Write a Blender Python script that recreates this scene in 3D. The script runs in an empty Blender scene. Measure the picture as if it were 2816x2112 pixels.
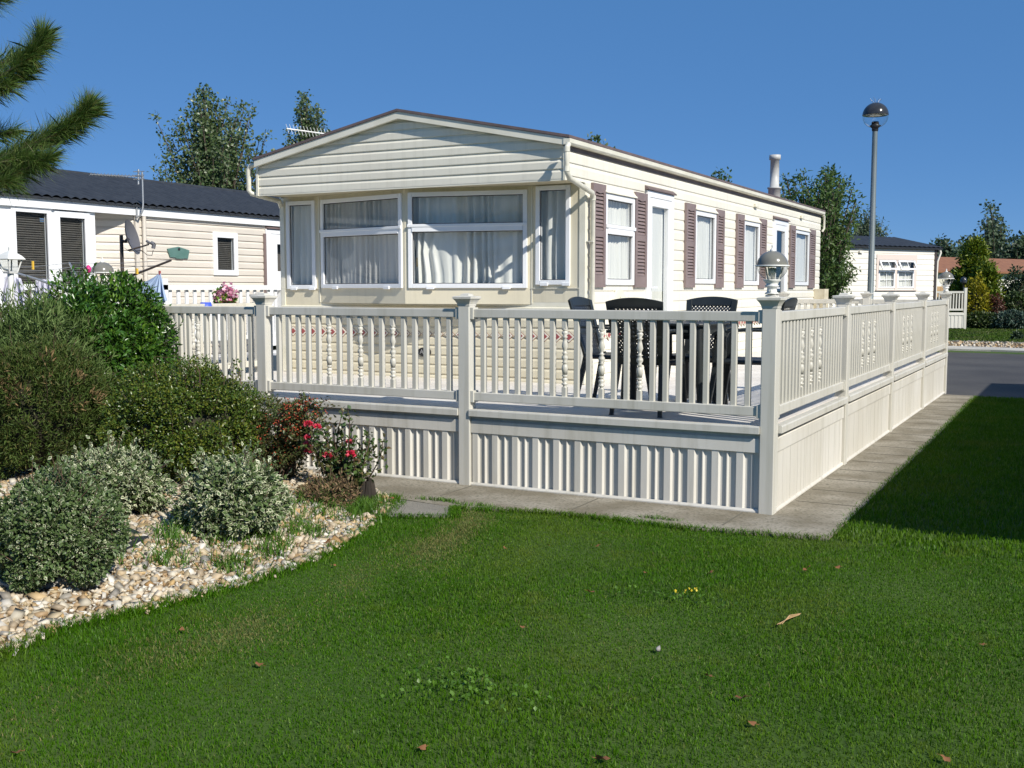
import bpy, math, random
import numpy as np
from mathutils import Vector

random.seed(7)
rng = np.random.default_rng(7)
R = math.radians
sc = bpy.context.scene
COL = sc.collection

# ------------------------------------------------------------------ camera, sky, sun, exposure
F_PX, CAM_Z = 2983.0, 1.65            # focal length in pixels of the 2816 px wide photograph; eye height
YAW, PITCH = R(28.01), R(4.98)
cd = bpy.data.cameras.new("camera")
cam = bpy.data.objects.new("camera", cd)
COL.objects.link(cam)
cam.location = (0, 0, CAM_Z)
cam.rotation_euler = (R(90) - PITCH, 0, YAW)
cd.sensor_fit = 'HORIZONTAL'
cd.sensor_width = 36
cd.lens = 36 * F_PX / 2816
cd.clip_start = 0.05
cd.clip_end = 2000
sc.camera = cam

SUN_AZ, SUN_EL = 23.0, 38.0           # degrees: sun stands towards +X, turned a little to -Y
sdir = Vector((math.cos(R(SUN_AZ)) * math.cos(R(SUN_EL)), -math.sin(R(SUN_AZ)) * math.cos(R(SUN_EL)), math.sin(R(SUN_EL))))
W = bpy.data.worlds.new("World")
sc.world = W
W.use_nodes = True
nt = W.node_tree
bg = nt.nodes["Background"]
sky = nt.nodes.new("ShaderNodeTexSky")
sky.sky_type = 'NISHITA'
sky.sun_disc = False
sky.sun_elevation = R(SUN_EL)
sky.sun_rotation = math.atan2(sdir.x, sdir.y)
sky.altitude = 1000
sky.air_density = 0.6
sky.dust_density = 0.0
sky.ozone_density = 6.0
deep = nt.nodes.new("ShaderNodeMixRGB")            # clear dry air: an even, saturated blue down to the horizon
deep.inputs[0].default_value = 0.54
deep.inputs[2].default_value = (1.15, 3.80, 8.8, 1)
nt.links.new(sky.outputs[0], deep.inputs[1])
nt.links.new(deep.outputs[0], bg.inputs[0])
bg.inputs[1].default_value = 0.063
sl = bpy.data.lights.new("sun", 'SUN')
sl.energy = 4.6
sl.angle = R(0.5)
sl.color = (1.0, 0.95, 0.86)
so = bpy.data.objects.new("sun", sl)
COL.objects.link(so)
so.rotation_euler = sdir.to_track_quat('Z', 'Y').to_euler()
vs = sc.view_settings
vs.view_transform = 'Standard'
vs.look = 'None'
vs.exposure = 0.32
vs.gamma = 1
sc.render.engine = 'CYCLES'
sc.cycles.use_denoising = True
sc.cycles.max_bounces = 8
sc.cycles.transparent_max_bounces = 16
sc.cycles.caustics_reflective = False
sc.cycles.caustics_refractive = False

# ------------------------------------------------------------------ helpers
_fw = np.array([-math.sin(YAW) * math.cos(PITCH), math.cos(YAW) * math.cos(PITCH), -math.sin(PITCH)])
_rt = np.array([math.cos(YAW), math.sin(YAW), 0.0])
_up = np.cross(_rt, _fw)
_S = 2816 / 2212.0


def P(x, y, D):
    """world point seen at (x, y) of the photograph (2212 px wide) at depth D metres"""
    d = _fw + _rt * ((x * _S - 1408) / F_PX) - _up * ((y * _S - 1056) / F_PX)
    return np.array([0, 0, CAM_Z]) + d * D


ORG = {}


def tag(o, label=None, cat=None, group=None, kind=None):
    if label: o["label"] = label
    if cat: o["category"] = cat
    if group: o["group"] = group
    if kind: o["kind"] = kind
    return o


def thing(name, loc, label, cat, group=None, kind=None):
    o = bpy.data.objects.new(name, None)
    o.empty_display_size = 0.2
    COL.objects.link(o)
    o.location = tuple(float(v) for v in loc)
    ORG[o] = np.array(loc, float)
    return tag(o, label, cat, group, kind)


def org_of(o):
    while o is not None:
        if o in ORG: return ORG[o]
        o = o.parent
    return np.zeros(3)


def link_mesh(name, me, mats, parent=None, origin=None):
    o = bpy.data.objects.new(name, me)
    COL.objects.link(o)
    for m in (mats if isinstance(mats, (list, tuple)) else [mats]):
        me.materials.append(m)
    if parent is not None:
        o.parent = parent
    elif origin is not None:
        o.location = tuple(float(v) for v in origin)
        ORG[o] = np.array(origin, float)
    return o


class MB:
    """collects boxes, prisms, tubes and lathes in an oriented frame (P0, U, N) and links them as one mesh"""

    def __init__(s, P0=(0, 0, 0), U=(1, 0, 0), N=(0, 1, 0)):
        s.v, s.f, s.m, s.sm = [], [], [], []
        s.fr(P0, U, N)
        s.mi = 0

    def fr(s, P0=(0, 0, 0), U=(1, 0, 0), N=(0, 1, 0)):
        s.P0 = np.array(P0, float); s.U = np.array(U, float); s.N = np.array(N, float)
        s.flip = np.cross(s.U, s.N)[2] < 0
        return s

    def pt(s, u, d, z):
        return s.P0 + s.U * u + s.N * d + np.array([0, 0, z])

    def add(s, pts, faces, smooth=False, world=False):
        b = len(s.v)
        s.v.extend([tuple(p) for p in (pts if world else [s.pt(*p) for p in pts])])
        for f in faces:
            f = [b + i for i in f]
            if s.flip and not world: f = f[::-1]
            s.f.append(f); s.m.append(s.mi); s.sm.append(smooth)

    def box(s, u0, u1, d0, d1, z0, z1):
        p = [(u0, d0, z0), (u1, d0, z0), (u1, d1, z0), (u0, d1, z0), (u0, d0, z1), (u1, d0, z1), (u1, d1, z1), (u0, d1, z1)]
        s.add(p, [(3, 2, 1, 0), (4, 5, 6, 7), (0, 1, 5, 4), (1, 2, 6, 5), (2, 3, 7, 6), (3, 0, 4, 7)])

    def bbox(s, u0, u1, d0, d1, z0, z1, b=0.006):
        """box with chamfered vertical edges"""
        q = [(u0 + b, d0), (u1 - b, d0), (u1, d0 + b), (u1, d1 - b), (u1 - b, d1), (u0 + b, d1), (u0, d1 - b), (u0, d0 + b)]
        s.ext(q, z0, z1)

    def ext(s, q, z0, z1):
        n = len(q)
        s.add([(a, b, z0) for a, b in q] + [(a, b, z1) for a, b in q],
              [tuple(range(n))[::-1], tuple(range(n, 2 * n))] + [(i, (i + 1) % n, n + (i + 1) % n, n + i) for i in range(n)])

    def exu(s, q, u0, u1):
        """profile q of (d, z) run along u"""
        n = len(q)
        s.add([(u0, a, b) for a, b in q] + [(u1, a, b) for a, b in q],
              [tuple(range(n))[::-1], tuple(range(n, 2 * n))] + [(i, (i + 1) % n, n + (i + 1) % n, n + i) for i in range(n)])

    def exd(s, q, d0, d1):
        """outline q of (u, z) given depth along d"""
        n = len(q)
        s.add([(a, d0, b) for a, b in q] + [(a, d1, b) for a, b in q],
              [tuple(range(n)), tuple(range(n, 2 * n))[::-1]] + [(i, n + i, n + (i + 1) % n, (i + 1) % n) for i in range(n)])

    def tube(s, path, r, n=8, world=True, cap=True, smooth=True):
        path = [np.array(p if world else s.pt(*p), float) for p in path]
        rr = r if isinstance(r, (list, tuple, np.ndarray)) else [r] * len(path)
        pts, fcs = [], []
        ref = None
        for i, p in enumerate(path):
            t = path[min(i + 1, len(path) - 1)] - path[max(i - 1, 0)]
            t = t / (np.linalg.norm(t) + 1e-9)
            if ref is None:
                a = np.array([0, 0, 1.0]) if abs(t[2]) < 0.9 else np.array([1.0, 0, 0])
                ref = np.cross(t, a)
            ref = ref - t * (ref @ t); ref /= np.linalg.norm(ref) + 1e-9
            bi = np.cross(t, ref)
            for k in range(n):
                an = 2 * math.pi * k / n
                pts.append(p + (ref * math.cos(an) + bi * math.sin(an)) * rr[i])
        for i in range(len(path) - 1):
            for k in range(n):
                k2 = (k + 1) % n
                fcs.append((i * n + k, i * n + k2, (i + 1) * n + k2, (i + 1) * n + k))
        s.add(pts, fcs, smooth, True)
        if cap:
            s.add(pts[:n], [tuple(range(n))[::-1]], False, True)
            s.add(pts[-n:], [tuple(range(n))], False, True)

    def lathe(s, prof, c=(0, 0, 0), n=20, smooth=True, cap=False):
        pts = []
        for r, z in prof:
            for k in range(n):
                a = 2 * math.pi * k / n
                pts.append((c[0] + r * math.cos(a), c[1] + r * math.sin(a), c[2] + z))
        fcs = []
        for i in range(len(prof) - 1):
            for k in range(n):
                k2 = (k + 1) % n
                fcs.append((i * n + k, i * n + k2, (i + 1) * n + k2, (i + 1) * n + k))
        s.add(pts, fcs, smooth, True)
        if cap:
            s.add(pts[-n:], [tuple(range(n))], False, True)
            s.add(pts[:n], [tuple(range(n))[::-1]], False, True)

    def build(s, name, mats, parent=None, origin=None, bevel=0):
        me = bpy.data.meshes.new(name)
        o3 = org_of(parent) if parent is not None else (np.array(origin, float) if origin is not None else np.zeros(3))
        vv = np.array(s.v, float).reshape(-1, 3) - o3
        me.from_pydata(vv.tolist(), [], s.f)
        me.polygons.foreach_set("material_index", np.array(s.m, np.int32))
        me.polygons.foreach_set("use_smooth", np.array(s.sm, bool))
        me.update()
        o = link_mesh(name, me, mats, parent, origin)
        if bevel:
            bv = o.modifiers.new("bevel", 'BEVEL'); bv.width = bevel; bv.segments = 2; bv.limit_method = 'ANGLE'; bv.angle_limit = R(40)
        return o


def raw_mesh(name, V, loops, starts, mats, parent=None, origin=None, smooth=False, uv=None):
    me = bpy.data.meshes.new(name)
    o3 = org_of(parent) if parent is not None else (np.array(origin, float) if origin is not None else np.zeros(3))
    V = (V - o3).astype(np.float32)
    me.vertices.add(len(V)); me.vertices.foreach_set("co", V.ravel())
    me.loops.add(len(loops)); me.loops.foreach_set("vertex_index", np.asarray(loops, np.int32))
    me.polygons.add(len(starts)); me.polygons.foreach_set("loop_start", np.asarray(starts, np.int32))
    if smooth: me.polygons.foreach_set("use_smooth", np.ones(len(starts), bool))
    if uv is not None:
        ul = me.uv_layers.new(name="UVMap")
        ul.data.foreach_set("uv", np.asarray(uv, np.float32)[np.asarray(loops)].ravel())
    me.update(calc_edges=True)
    return link_mesh(name, me, mats, parent, origin)


def copy_tree(o, parent=None):
    c = o.copy(); COL.objects.link(c)
    if parent is not None: c.parent = parent
    for ch in o.children: copy_tree(ch, c)
    return c


# ------------------------------------------------------------------ materials
def mat(name, col, rough=0.6, col2=None, scale=6.0, bump=0.0, bscale=60.0, spec=0.5, detail=4, metal=0.0, island=0.0, translucent=0.0,
        stretch=None, lo=0.35, hi=0.65, coord='Object', streak=0.0, grime=None):
    m = bpy.data.materials.new(name)
    m.use_nodes = True
    n, l = m.node_tree.nodes, m.node_tree.links
    b = n["Principled BSDF"]
    b.inputs["Base Color"].default_value = (*col, 1)
    b.inputs["Roughness"].default_value = rough
    b.inputs["Specular IOR Level"].default_value = spec
    b.inputs["Metallic"].default_value = metal
    tc = n.new("ShaderNodeTexCoord")
    vec = tc.outputs[coord]
    if stretch:
        mp = n.new("ShaderNodeMapping"); mp.inputs["Scale"].default_value = stretch
        l.new(vec, mp.inputs[0]); vec = mp.outputs[0]
    out = None
    if col2 is not None:
        tx = n.new("ShaderNodeTexNoise"); tx.inputs["Scale"].default_value = scale; tx.inputs["Detail"].default_value = detail
        l.new(vec, tx.inputs["Vector"])
        rp = n.new("ShaderNodeValToRGB")
        rp.color_ramp.elements[0].position = lo; rp.color_ramp.elements[0].color = (*col, 1)
        rp.color_ramp.elements[1].position = hi; rp.color_ramp.elements[1].color = (*col2, 1)
        l.new(tx.outputs["Fac"], rp.inputs[0])
        out = rp.outputs[0]
        l.new(out, b.inputs["Base Color"])
    if island:
        g = n.new("ShaderNodeNewGeometry")
        hs = n.new("ShaderNodeHueSaturation")
        mr = n.new("ShaderNodeMapRange"); mr.inputs[3].default_value = 1 - island; mr.inputs[4].default_value = 1 + island
        l.new(g.outputs["Random Per Island"], mr.inputs[0]); l.new(mr.outputs[0], hs.inputs["Value"])
        if out is not None: l.new(out, hs.inputs["Color"])
        else: hs.inputs["Color"].default_value = (*col, 1)
        l.new(hs.outputs[0], b.inputs["Base Color"]); out = hs.outputs[0]
    if streak and out is not None:                     # rain streaks and grime run down the face
        ms_ = n.new("ShaderNodeMapping"); ms_.inputs["Scale"].default_value = (11, 11, 0.55); l.new(tc.outputs[coord], ms_.inputs[0])
        ts = n.new("ShaderNodeTexNoise"); ts.inputs["Scale"].default_value = 1.0; ts.inputs["Detail"].default_value = 5; ts.inputs["Roughness"].default_value = 0.65
        l.new(ms_.outputs[0], ts.inputs["Vector"])
        rs = n.new("ShaderNodeMapRange"); rs.inputs[1].default_value = 0.50; rs.inputs[2].default_value = 0.78; rs.inputs[4].default_value = streak
        l.new(ts.outputs["Fac"], rs.inputs[0])
        mg = n.new("ShaderNodeMixRGB"); mg.inputs[2].default_value = (*(grime or (0.30, 0.28, 0.20)), 1)
        l.new(rs.outputs[0], mg.inputs[0]); l.new(out, mg.inputs[1]); l.new(mg.outputs[0], b.inputs["Base Color"]); out = mg.outputs[0]
    if bump:
        t2 = n.new("ShaderNodeTexNoise"); t2.inputs["Scale"].default_value = bscale; t2.inputs["Detail"].default_value = 3
        l.new(vec, t2.inputs["Vector"])
        bm = n.new("ShaderNodeBump"); bm.inputs["Strength"].default_value = bump; bm.inputs["Distance"].default_value = 0.01
        l.new(t2.outputs["Fac"], bm.inputs["Height"]); l.new(bm.outputs[0], b.inputs["Normal"])
    if translucent:
        tr = n.new("ShaderNodeBsdfTranslucent"); tr.inputs[0].default_value = (*[min(1, c * 1.3) for c in col], 1)
        if out is not None: l.new(out, tr.inputs[0])
        mx = n.new("ShaderNodeMixShader"); mx.inputs[0].default_value = translucent
        l.new(b.outputs[0], mx.inputs[1]); l.new(tr.outputs[0], mx.inputs[2])
        l.new(mx.outputs[0], n["Material Output"].inputs[0])
    return m


def leaf_mat(name, cols, rough=0.45, spec=0.5, translucent=0.25, clump=None, clump_scale=3.0):
    """per-leaf colour from a ramp, plus an optional second tone in patches"""
    m = bpy.data.materials.new(name); m.use_nodes = True
    n, l = m.node_tree.nodes, m.node_tree.links
    b = n["Principled BSDF"]
    b.inputs["Roughness"].default_value = rough; b.inputs["Specular IOR Level"].default_value = spec
    g = n.new("ShaderNodeNewGeometry")
    rp = n.new("ShaderNodeValToRGB")
    el = rp.color_ramp.elements
    while len(el) < len(cols): el.new(0.5)
    for i, c in enumerate(cols):
        el[i].position = i / max(1, len(cols) - 1); el[i].color = (*c, 1)
    l.new(g.outputs["Random Per Island"], rp.inputs[0])
    out = rp.outputs[0]
    if clump:
        tc = n.new("ShaderNodeTexCoord"); tx = n.new("ShaderNodeTexNoise"); tx.inputs["Scale"].default_value = clump_scale; tx.inputs["Detail"].default_value = 2
        l.new(tc.outputs["Object"], tx.inputs["Vector"])
        r2 = n.new("ShaderNodeMapRange"); r2.inputs[1].default_value = 0.45; r2.inputs[2].default_value = 0.62
        l.new(tx.outputs["Fac"], r2.inputs[0])
        mx = n.new("ShaderNodeMixRGB"); mx.inputs[2].default_value = (*clump, 1)
        mu = n.new("ShaderNodeMath"); mu.operation = 'MULTIPLY'; mu.inputs[1].default_value = 0.65
        l.new(r2.outputs[0], mu.inputs[0]); l.new(mu.outputs[0], mx.inputs[0]); l.new(out, mx.inputs[1]); out = mx.outputs[0]
    l.new(out, b.inputs["Base Color"])
    if translucent:
        tr = n.new("ShaderNodeBsdfTranslucent"); l.new(out, tr.inputs[0])
        mxs = n.new("ShaderNodeMixShader"); mxs.inputs[0].default_value = translucent
        l.new(b.outputs[0], mxs.inputs[1]); l.new(tr.outputs[0], mxs.inputs[2]); l.new(mxs.outputs[0], n["Material Output"].inputs[0])
    return m


def glass_mat(name, tint=(1, 1, 1), refl=1.0, base=0.04):
    m = bpy.data.materials.new(name); m.use_nodes = True
    n, l = m.node_tree.nodes, m.node_tree.links
    n.remove(n["Principled BSDF"])
    tr = n.new("ShaderNodeBsdfTransparent"); tr.inputs[0].default_value = (*tint, 1)
    gl = n.new("ShaderNodeBsdfGlossy"); gl.inputs["Roughness"].default_value = 0.01
    lw = n.new("ShaderNodeLayerWeight"); lw.inputs[0].default_value = 0.5
    pw = n.new("ShaderNodeMath"); pw.operation = 'POWER'; pw.inputs[1].default_value = 4.0
    mu = n.new("ShaderNodeMath"); mu.operation = 'MULTIPLY'; mu.inputs[1].default_value = 0.95 * refl
    ad = n.new("ShaderNodeMath"); ad.operation = 'ADD'; ad.inputs[1].default_value = 0.035 * refl + base; ad.use_clamp = True
    mx = n.new("ShaderNodeMixShader")
    l.new(lw.outputs["Facing"], pw.inputs[0]); l.new(pw.outputs[0], mu.inputs[0]); l.new(mu.outputs[0], ad.inputs[0]); l.new(ad.outputs[0], mx.inputs[0])
    l.new(tr.outputs[0], mx.inputs[1]); l.new(gl.outputs[0], mx.inputs[2]); l.new(mx.outputs[0], n["Material Output"].inputs[0])
    return m


M = {}
M['cream'] = mat("cream_cladding", (0.785, 0.755, 0.655), 0.45, (0.75, 0.715, 0.61), 1.2, bump=0.03, bscale=25, streak=0.22)
M['cream_front'] = mat("cream_panel", (0.72, 0.66, 0.50), 0.5, (0.66, 0.60, 0.45), 1.5, bump=0.02, bscale=30, streak=0.35)
M['cream_gable'] = mat("gable_cladding", (0.79, 0.755, 0.64), 0.45, (0.75, 0.71, 0.60), 1.4, bump=0.03, bscale=25, streak=0.22)
M['cream_trim'] = mat("cream_trim", (0.78, 0.75, 0.64), 0.4, (0.70, 0.67, 0.55), 4)
M['pipe'] = mat("cream_pipe", (0.70, 0.68, 0.58), 0.4, (0.58, 0.56, 0.47), 9)
M['soffit'] = mat("soffit_board", (0.62, 0.55, 0.38), 0.6, (0.55, 0.49, 0.34), 3)
M['roof_brown'] = mat("brown_roof_sheet", (0.16, 0.115, 0.11), 0.55, (0.12, 0.09, 0.085), 8, bump=0.1)
M['deck'] = mat("deck_upvc", (0.605, 0.585, 0.525), 0.42, (0.555, 0.535, 0.47), 2.2, bump=0.04, bscale=40, stretch=(1, 1, 0.45), streak=0.50)
M['skirt'] = mat("deck_skirting_upvc", (0.66, 0.635, 0.575), 0.5, (0.58, 0.55, 0.48), 1.6, bump=0.05, bscale=40, stretch=(1, 1, 0.5), streak=0.50)
M['upvc'] = mat("white_upvc", (0.82, 0.83, 0.84), 0.3, (0.78, 0.79, 0.80), 3)
M['shutter'] = mat("mauve_shutter", (0.235, 0.178, 0.168), 0.5, (0.20, 0.15, 0.142), 5)
M['gasket'] = mat("dark_gasket", (0.02, 0.02, 0.025), 0.6)
M['curtain'] = mat("net_curtain", (0.88, 0.86, 0.80), 0.9, (0.82, 0.80, 0.74), 14, translucent=0.15, stretch=(1, 1, 0.1), spec=0.1)
M['curtain_dk'] = mat("grey_net_curtain", (0.76, 0.74, 0.69), 0.9, (0.62, 0.60, 0.57), 14, translucent=0.2, stretch=(1, 1, 0.1), spec=0.1)
M['interior'] = mat("dim_interior", (0.10, 0.09, 0.08), 0.9)
M['blind'] = mat("venetian_blind", (0.085, 0.078, 0.068), 0.6, (0.06, 0.055, 0.048), 10)
M['glass'] = glass_mat("window_glass", (0.95, 0.97, 0.97), 1.0, 0.01)
M['bowl'] = glass_mat("lamp_bowl_plastic", (0.90, 0.90, 0.87), 1.0, 0.03)
M['dome'] = mat("grey_dome", (0.20, 0.195, 0.165), 0.2, (0.16, 0.155, 0.135), 9)
M['dome_dark'] = mat("black_dome", (0.03, 0.032, 0.035), 0.16, (0.04, 0.042, 0.046), 8)
M['white_plastic'] = mat("white_plastic", (0.78, 0.78, 0.75), 0.4, (0.66, 0.66, 0.62), 8)
M['galv'] = mat("grey_painted_pole", (0.17, 0.205, 0.205), 0.38, (0.22, 0.25, 0.25), 5, metal=0.3, stretch=(1, 1, 0.3))
M['flue'] = mat("zinc_flue", (0.52, 0.52, 0.50), 0.5, (0.42, 0.42, 0.41), 6)
M['chair'] = mat("black_green_plastic", (0.017, 0.020, 0.020), 0.40, (0.023, 0.027, 0.027), 8, bump=0.03, bscale=120)
M['red'] = mat("red_paint", (0.36, 0.085, 0.085), 0.5, (0.30, 0.07, 0.07), 6)
M['brown_line'] = mat("brown_paint", (0.27, 0.14, 0.10), 0.5)
M['black'] = mat("black_plastic", (0.02, 0.02, 0.022), 0.4)
M['silver'] = mat("silver_paint", (0.55, 0.55, 0.56), 0.3, metal=0.6)
M['roof_dark'] = mat("dark_tile_roof", (0.020, 0.023, 0.029), 0.62, (0.031, 0.035, 0.042), 7, bump=0.3, bscale=50)
M['roof_tan'] = mat("red_brown_roof", (0.26, 0.115, 0.055), 0.7, (0.21, 0.09, 0.045), 3, bump=0.2)
M['beige'] = mat("beige_cladding", (0.66, 0.605, 0.53), 0.5, (0.60, 0.55, 0.48), 1.4)
M['white_wall'] = mat("cream_white_cladding", (0.80, 0.77, 0.69), 0.5, (0.75, 0.72, 0.64), 1.2)
M['pink'] = mat("pinkish_surround", (0.66, 0.565, 0.505), 0.5)
M['metal_dk'] = mat("dark_metal", (0.06, 0.05, 0.05), 0.45, (0.09, 0.07, 0.06), 14, metal=0.4)
M['metal_lt'] = mat("dull_aluminium", (0.45, 0.46, 0.46), 0.4, metal=0.7)
M['dish'] = mat("grey_dish", (0.115, 0.115, 0.13), 0.5)
M['green_sign'] = mat("green_plaque", (0.085, 0.175, 0.15), 0.45, (0.105, 0.20, 0.18), 12)
M['wire'] = mat("line_wire", (0.25, 0.26, 0.28), 0.5)
M['blue_cloth'] = mat("pale_blue_cloth", (0.48, 0.60, 0.78), 0.9, (0.42, 0.54, 0.74), 8, translucent=0.25)
M['white_cloth'] = mat("white_cloth", (0.66, 0.66, 0.76), 0.9, translucent=0.25)
M['pink_flower'] = leaf_mat("pink_petals", [(0.62, 0.16, 0.30), (0.75, 0.40, 0.52), (0.80, 0.60, 0.66)])
M['red_flower'] = leaf_mat("rose_petals", [(0.50, 0.012, 0.035), (0.68, 0.04, 0.09), (0.78, 0.15, 0.20)])
M['yellow'] = mat("yellow_plastic", (0.72, 0.45, 0.05), 0.5)
M['blue'] = mat("blue_plastic", (0.05, 0.10, 0.55), 0.5)
M['magenta'] = mat("magenta_plastic", (0.55, 0.02, 0.18), 0.5)
M['terracotta'] = mat("brown_pot", (0.17, 0.06, 0.04), 0.6)
M['bark'] = mat("bark", (0.10, 0.075, 0.055), 0.9, (0.055, 0.042, 0.033), 18, bump=0.6, bscale=40, stretch=(1, 1, 0.3))
M['twig'] = mat("brown_twig", (0.11, 0.065, 0.04), 0.85, (0.07, 0.045, 0.03), 20)
M['wood_old'] = mat("rotten_wood", (0.045, 0.033, 0.024), 0.95, (0.02, 0.016, 0.012), 16, bump=0.7, bscale=50, stretch=(1, 1, 0.25))
M['membrane'] = mat("weed_membrane", (0.020, 0.022, 0.027), 0.75, (0.012, 0.013, 0.016), 10, bump=0.2)

# ------------------------------------------------------------------ ground, road, path, gravel bed
def ground_mat(name, c1, c2, c3, sc1=0.7, sc2=40, rough=0.95, bump=0.6):
    m = bpy.data.materials.new(name); m.use_nodes = True
    n, l = m.node_tree.nodes, m.node_tree.links
    b = n["Principled BSDF"]; b.inputs["Roughness"].default_value = rough; b.inputs["Specular IOR Level"].default_value = 0.2
    tc = n.new("ShaderNodeTexCoord")
    t1 = n.new("ShaderNodeTexNoise"); t1.inputs["Scale"].default_value = sc1; t1.inputs["Detail"].default_value = 5
    t2 = n.new("ShaderNodeTexNoise"); t2.inputs["Scale"].default_value = sc2; t2.inputs["Detail"].default_value = 6
    for t in (t1, t2): l.new(tc.outputs["Object"], t.inputs["Vector"])
    r1 = n.new("ShaderNodeValToRGB"); r1.color_ramp.elements[0].position = 0.38; r1.color_ramp.elements[1].position = 0.64
    r1.color_ramp.elements[0].color = (*c1, 1); r1.color_ramp.elements[1].color = (*c2, 1)
    l.new(t1.outputs["Fac"], r1.inputs[0])
    mx = n.new("ShaderNodeMixRGB"); mx.inputs[2].default_value = (*c3, 1)
    r2 = n.new("ShaderNodeMapRange"); r2.inputs[1].default_value = 0.5; r2.inputs[2].default_value = 0.68; r2.inputs[4].default_value = 0.75
    l.new(t2.outputs["Fac"], r2.inputs[0]); l.new(r2.outputs[0], mx.inputs[0]); l.new(r1.outputs[0], mx.inputs[1])
    l.new(mx.outputs[0], b.inputs["Base Color"])
    bm = n.new("ShaderNodeBump"); bm.inputs["Strength"].default_value = bump; bm.inputs["Distance"].default_value = 0.01
    l.new(t2.outputs["Fac"], bm.inputs["Height"]); l.new(bm.outputs[0], b.inputs["Normal"])
    return m


M['ground'] = ground_mat("turf_ground", (0.045, 0.090, 0.012), (0.065, 0.105, 0.020), (0.030, 0.052, 0.012), 0.8, 30)
M['asphalt'] = ground_mat("asphalt", (0.062, 0.061, 0.063), (0.092, 0.089, 0.087), (0.040, 0.040, 0.041), 0.5, 60, 0.85, 0.5)
M['concrete'] = ground_mat("worn_concrete", (0.195, 0.170, 0.125), (0.310, 0.280, 0.225), (0.11, 0.105, 0.07), 2.4, 42, 0.9, 0.5)
M['concrete_slab'] = ground_mat("grey_slab", (0.215, 0.198, 0.165), (0.265, 0.245, 0.205), (0.13, 0.125, 0.115), 2.0, 80, 0.9, 0.5)
M['kerb'] = ground_mat("pale_kerb", (0.42, 0.41, 0.37), (0.50, 0.48, 0.44), (0.25, 0.25, 0.22), 1.0, 40, 0.9, 0.3)
M['soil'] = ground_mat("gravel_soil", (0.17, 0.11, 0.055), (0.24, 0.17, 0.095), (0.08, 0.055, 0.035), 3, 60, 0.95, 0.8)


def sheet(name, poly, z, m, kind='structure', thick=None, cat=None, label=None):
    mb = MB()
    if thick: mb.ext(poly, z - thick, z)
    else: mb.add([(x, y, z) for x, y in poly], [tuple(range(len(poly)))])
    o = mb.build(name, m)
    return tag(o, label, cat, None, kind)


def prng(a, b, n): return rng.uniform(a, b, n)


sheet("ground", [(-600, -300), (600, -300), (600, 900), (-600, 900)], 0.0, M['ground'])
# an asphalt road crossing behind the plot
sheet("road", [(-120, 18.4), (-2.0, 18.12), (1.6, 17.75), (120, 17.0), (120, 24.5), (3.0, 29.4), (-2.0, 30.5), (-120, 40.0)], 0.006, M['asphalt'])
PATH = [(-6.3, 7.74), (-5.55, 7.45), (-4.86, 7.02), (-4.16, 6.90), (-3.56, 7.06), (-2.95, 7.09), (-2.37, 7.05), (-1.46, 7.18), (-1.45, 12.0), (-1.50, 18.05),
        (-2.2, 18.05), (-2.2, 8.05), (-6.3, 8.05)]
sheet("path", PATH, 0.018, M['concrete'], thick=0.05)
mbj = MB()                                            # joints between the path slabs
for k in range(18):
    y = 8.35 + k * 0.56
    mbj.box(-1.955, -1.49, y, y + 0.012, 0.0185, 0.0205)
for x in (-2.2, -3.35, -4.5):
    mbj.box(x, x + 0.012, 7.24, 7.72, 0.0185, 0.0205)
tag(mbj.build("path_joints", mat("dark_joint", (0.13, 0.12, 0.09), 0.95)), kind='structure')
sheet("paving_slab", [(-4.84, 6.97), (-4.56, 6.34), (-4.00, 6.62), (-4.17, 6.895)], 0.020, M['concrete_slab'], thick=0.05)
sheet("kerb", [(-30, 33.4), (-2.3, 31.5), (4, 30.1), (60, 25.5), (60, 26.1), (4, 30.9), (-2.3, 33.0), (-30, 36)], 0.05, M['kerb'], thick=0.06)
sheet("gravel_verge", [(-30, 36.0), (-2.3, 33.2), (4, 31.1), (30, 29.5), (30, 34.0), (4, 35.3), (-2.6, 36.6), (-30, 39.5)], 0.012, M['soil'])
sheet("far_path", [(-30, 39.5), (-2.6, 36.7), (4, 35.4), (30, 34.1), (30, 34.8), (4, 36.1), (-2.6, 37.8), (-30, 41)], 0.016, M['concrete_slab'])

BED_EDGE = [(-2.9, 0.2), (-3.62, 1.2), (-4.05, 2.35), (-4.30, 3.12), (-4.37, 3.55), (-4.24, 3.92), (-4.17, 4.32), (-4.12, 4.83), (-4.15, 5.3), (-4.38, 6.07), (-4.62, 6.75), (-4.86, 7.06), (-5.55, 7.45)]
_be = np.array(BED_EDGE)


def bed_edge_x(y): return np.interp(y, _be[:, 1], _be[:, 0])


def bed_h(x, y):
    t = np.clip((bed_edge_x(y) - x) / 0.9, 0, 1)
    h = 0.13 * (t * t * (3 - 2 * t))
    h = h + 0.012 * np.sin(5.1 * x + 1.3 * y) * t + 0.012 * np.sin(3.3 * y - 2.1 * x) * t
    return h * np.clip((7.72 - y) / 0.35, 0, 1)


gy = np.linspace(0.2, 7.7, 60)
gt = np.linspace(0, 1, 44) ** 1.5
V = []
for y in gy:
    for t in gt:
        x = bed_edge_x(y) - t * 9.0
        V.append((x, y, float(bed_h(x, y)) + 0.010 - (0.02 if t == 0 else 0)))
nx_ = len(gt)
loops, starts = [], []
for j in range(len(gy) - 1):
    for i in range(nx_ - 1):
        starts.append(len(loops)); loops += [j * nx_ + i, (j + 1) * nx_ + i, (j + 1) * nx_ + i + 1, j * nx_ + i + 1][::-1]
o = raw_mesh("gravel_bed", np.array(V), loops, starts, M['soil'], smooth=True)
tag(o, kind='structure')

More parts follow.
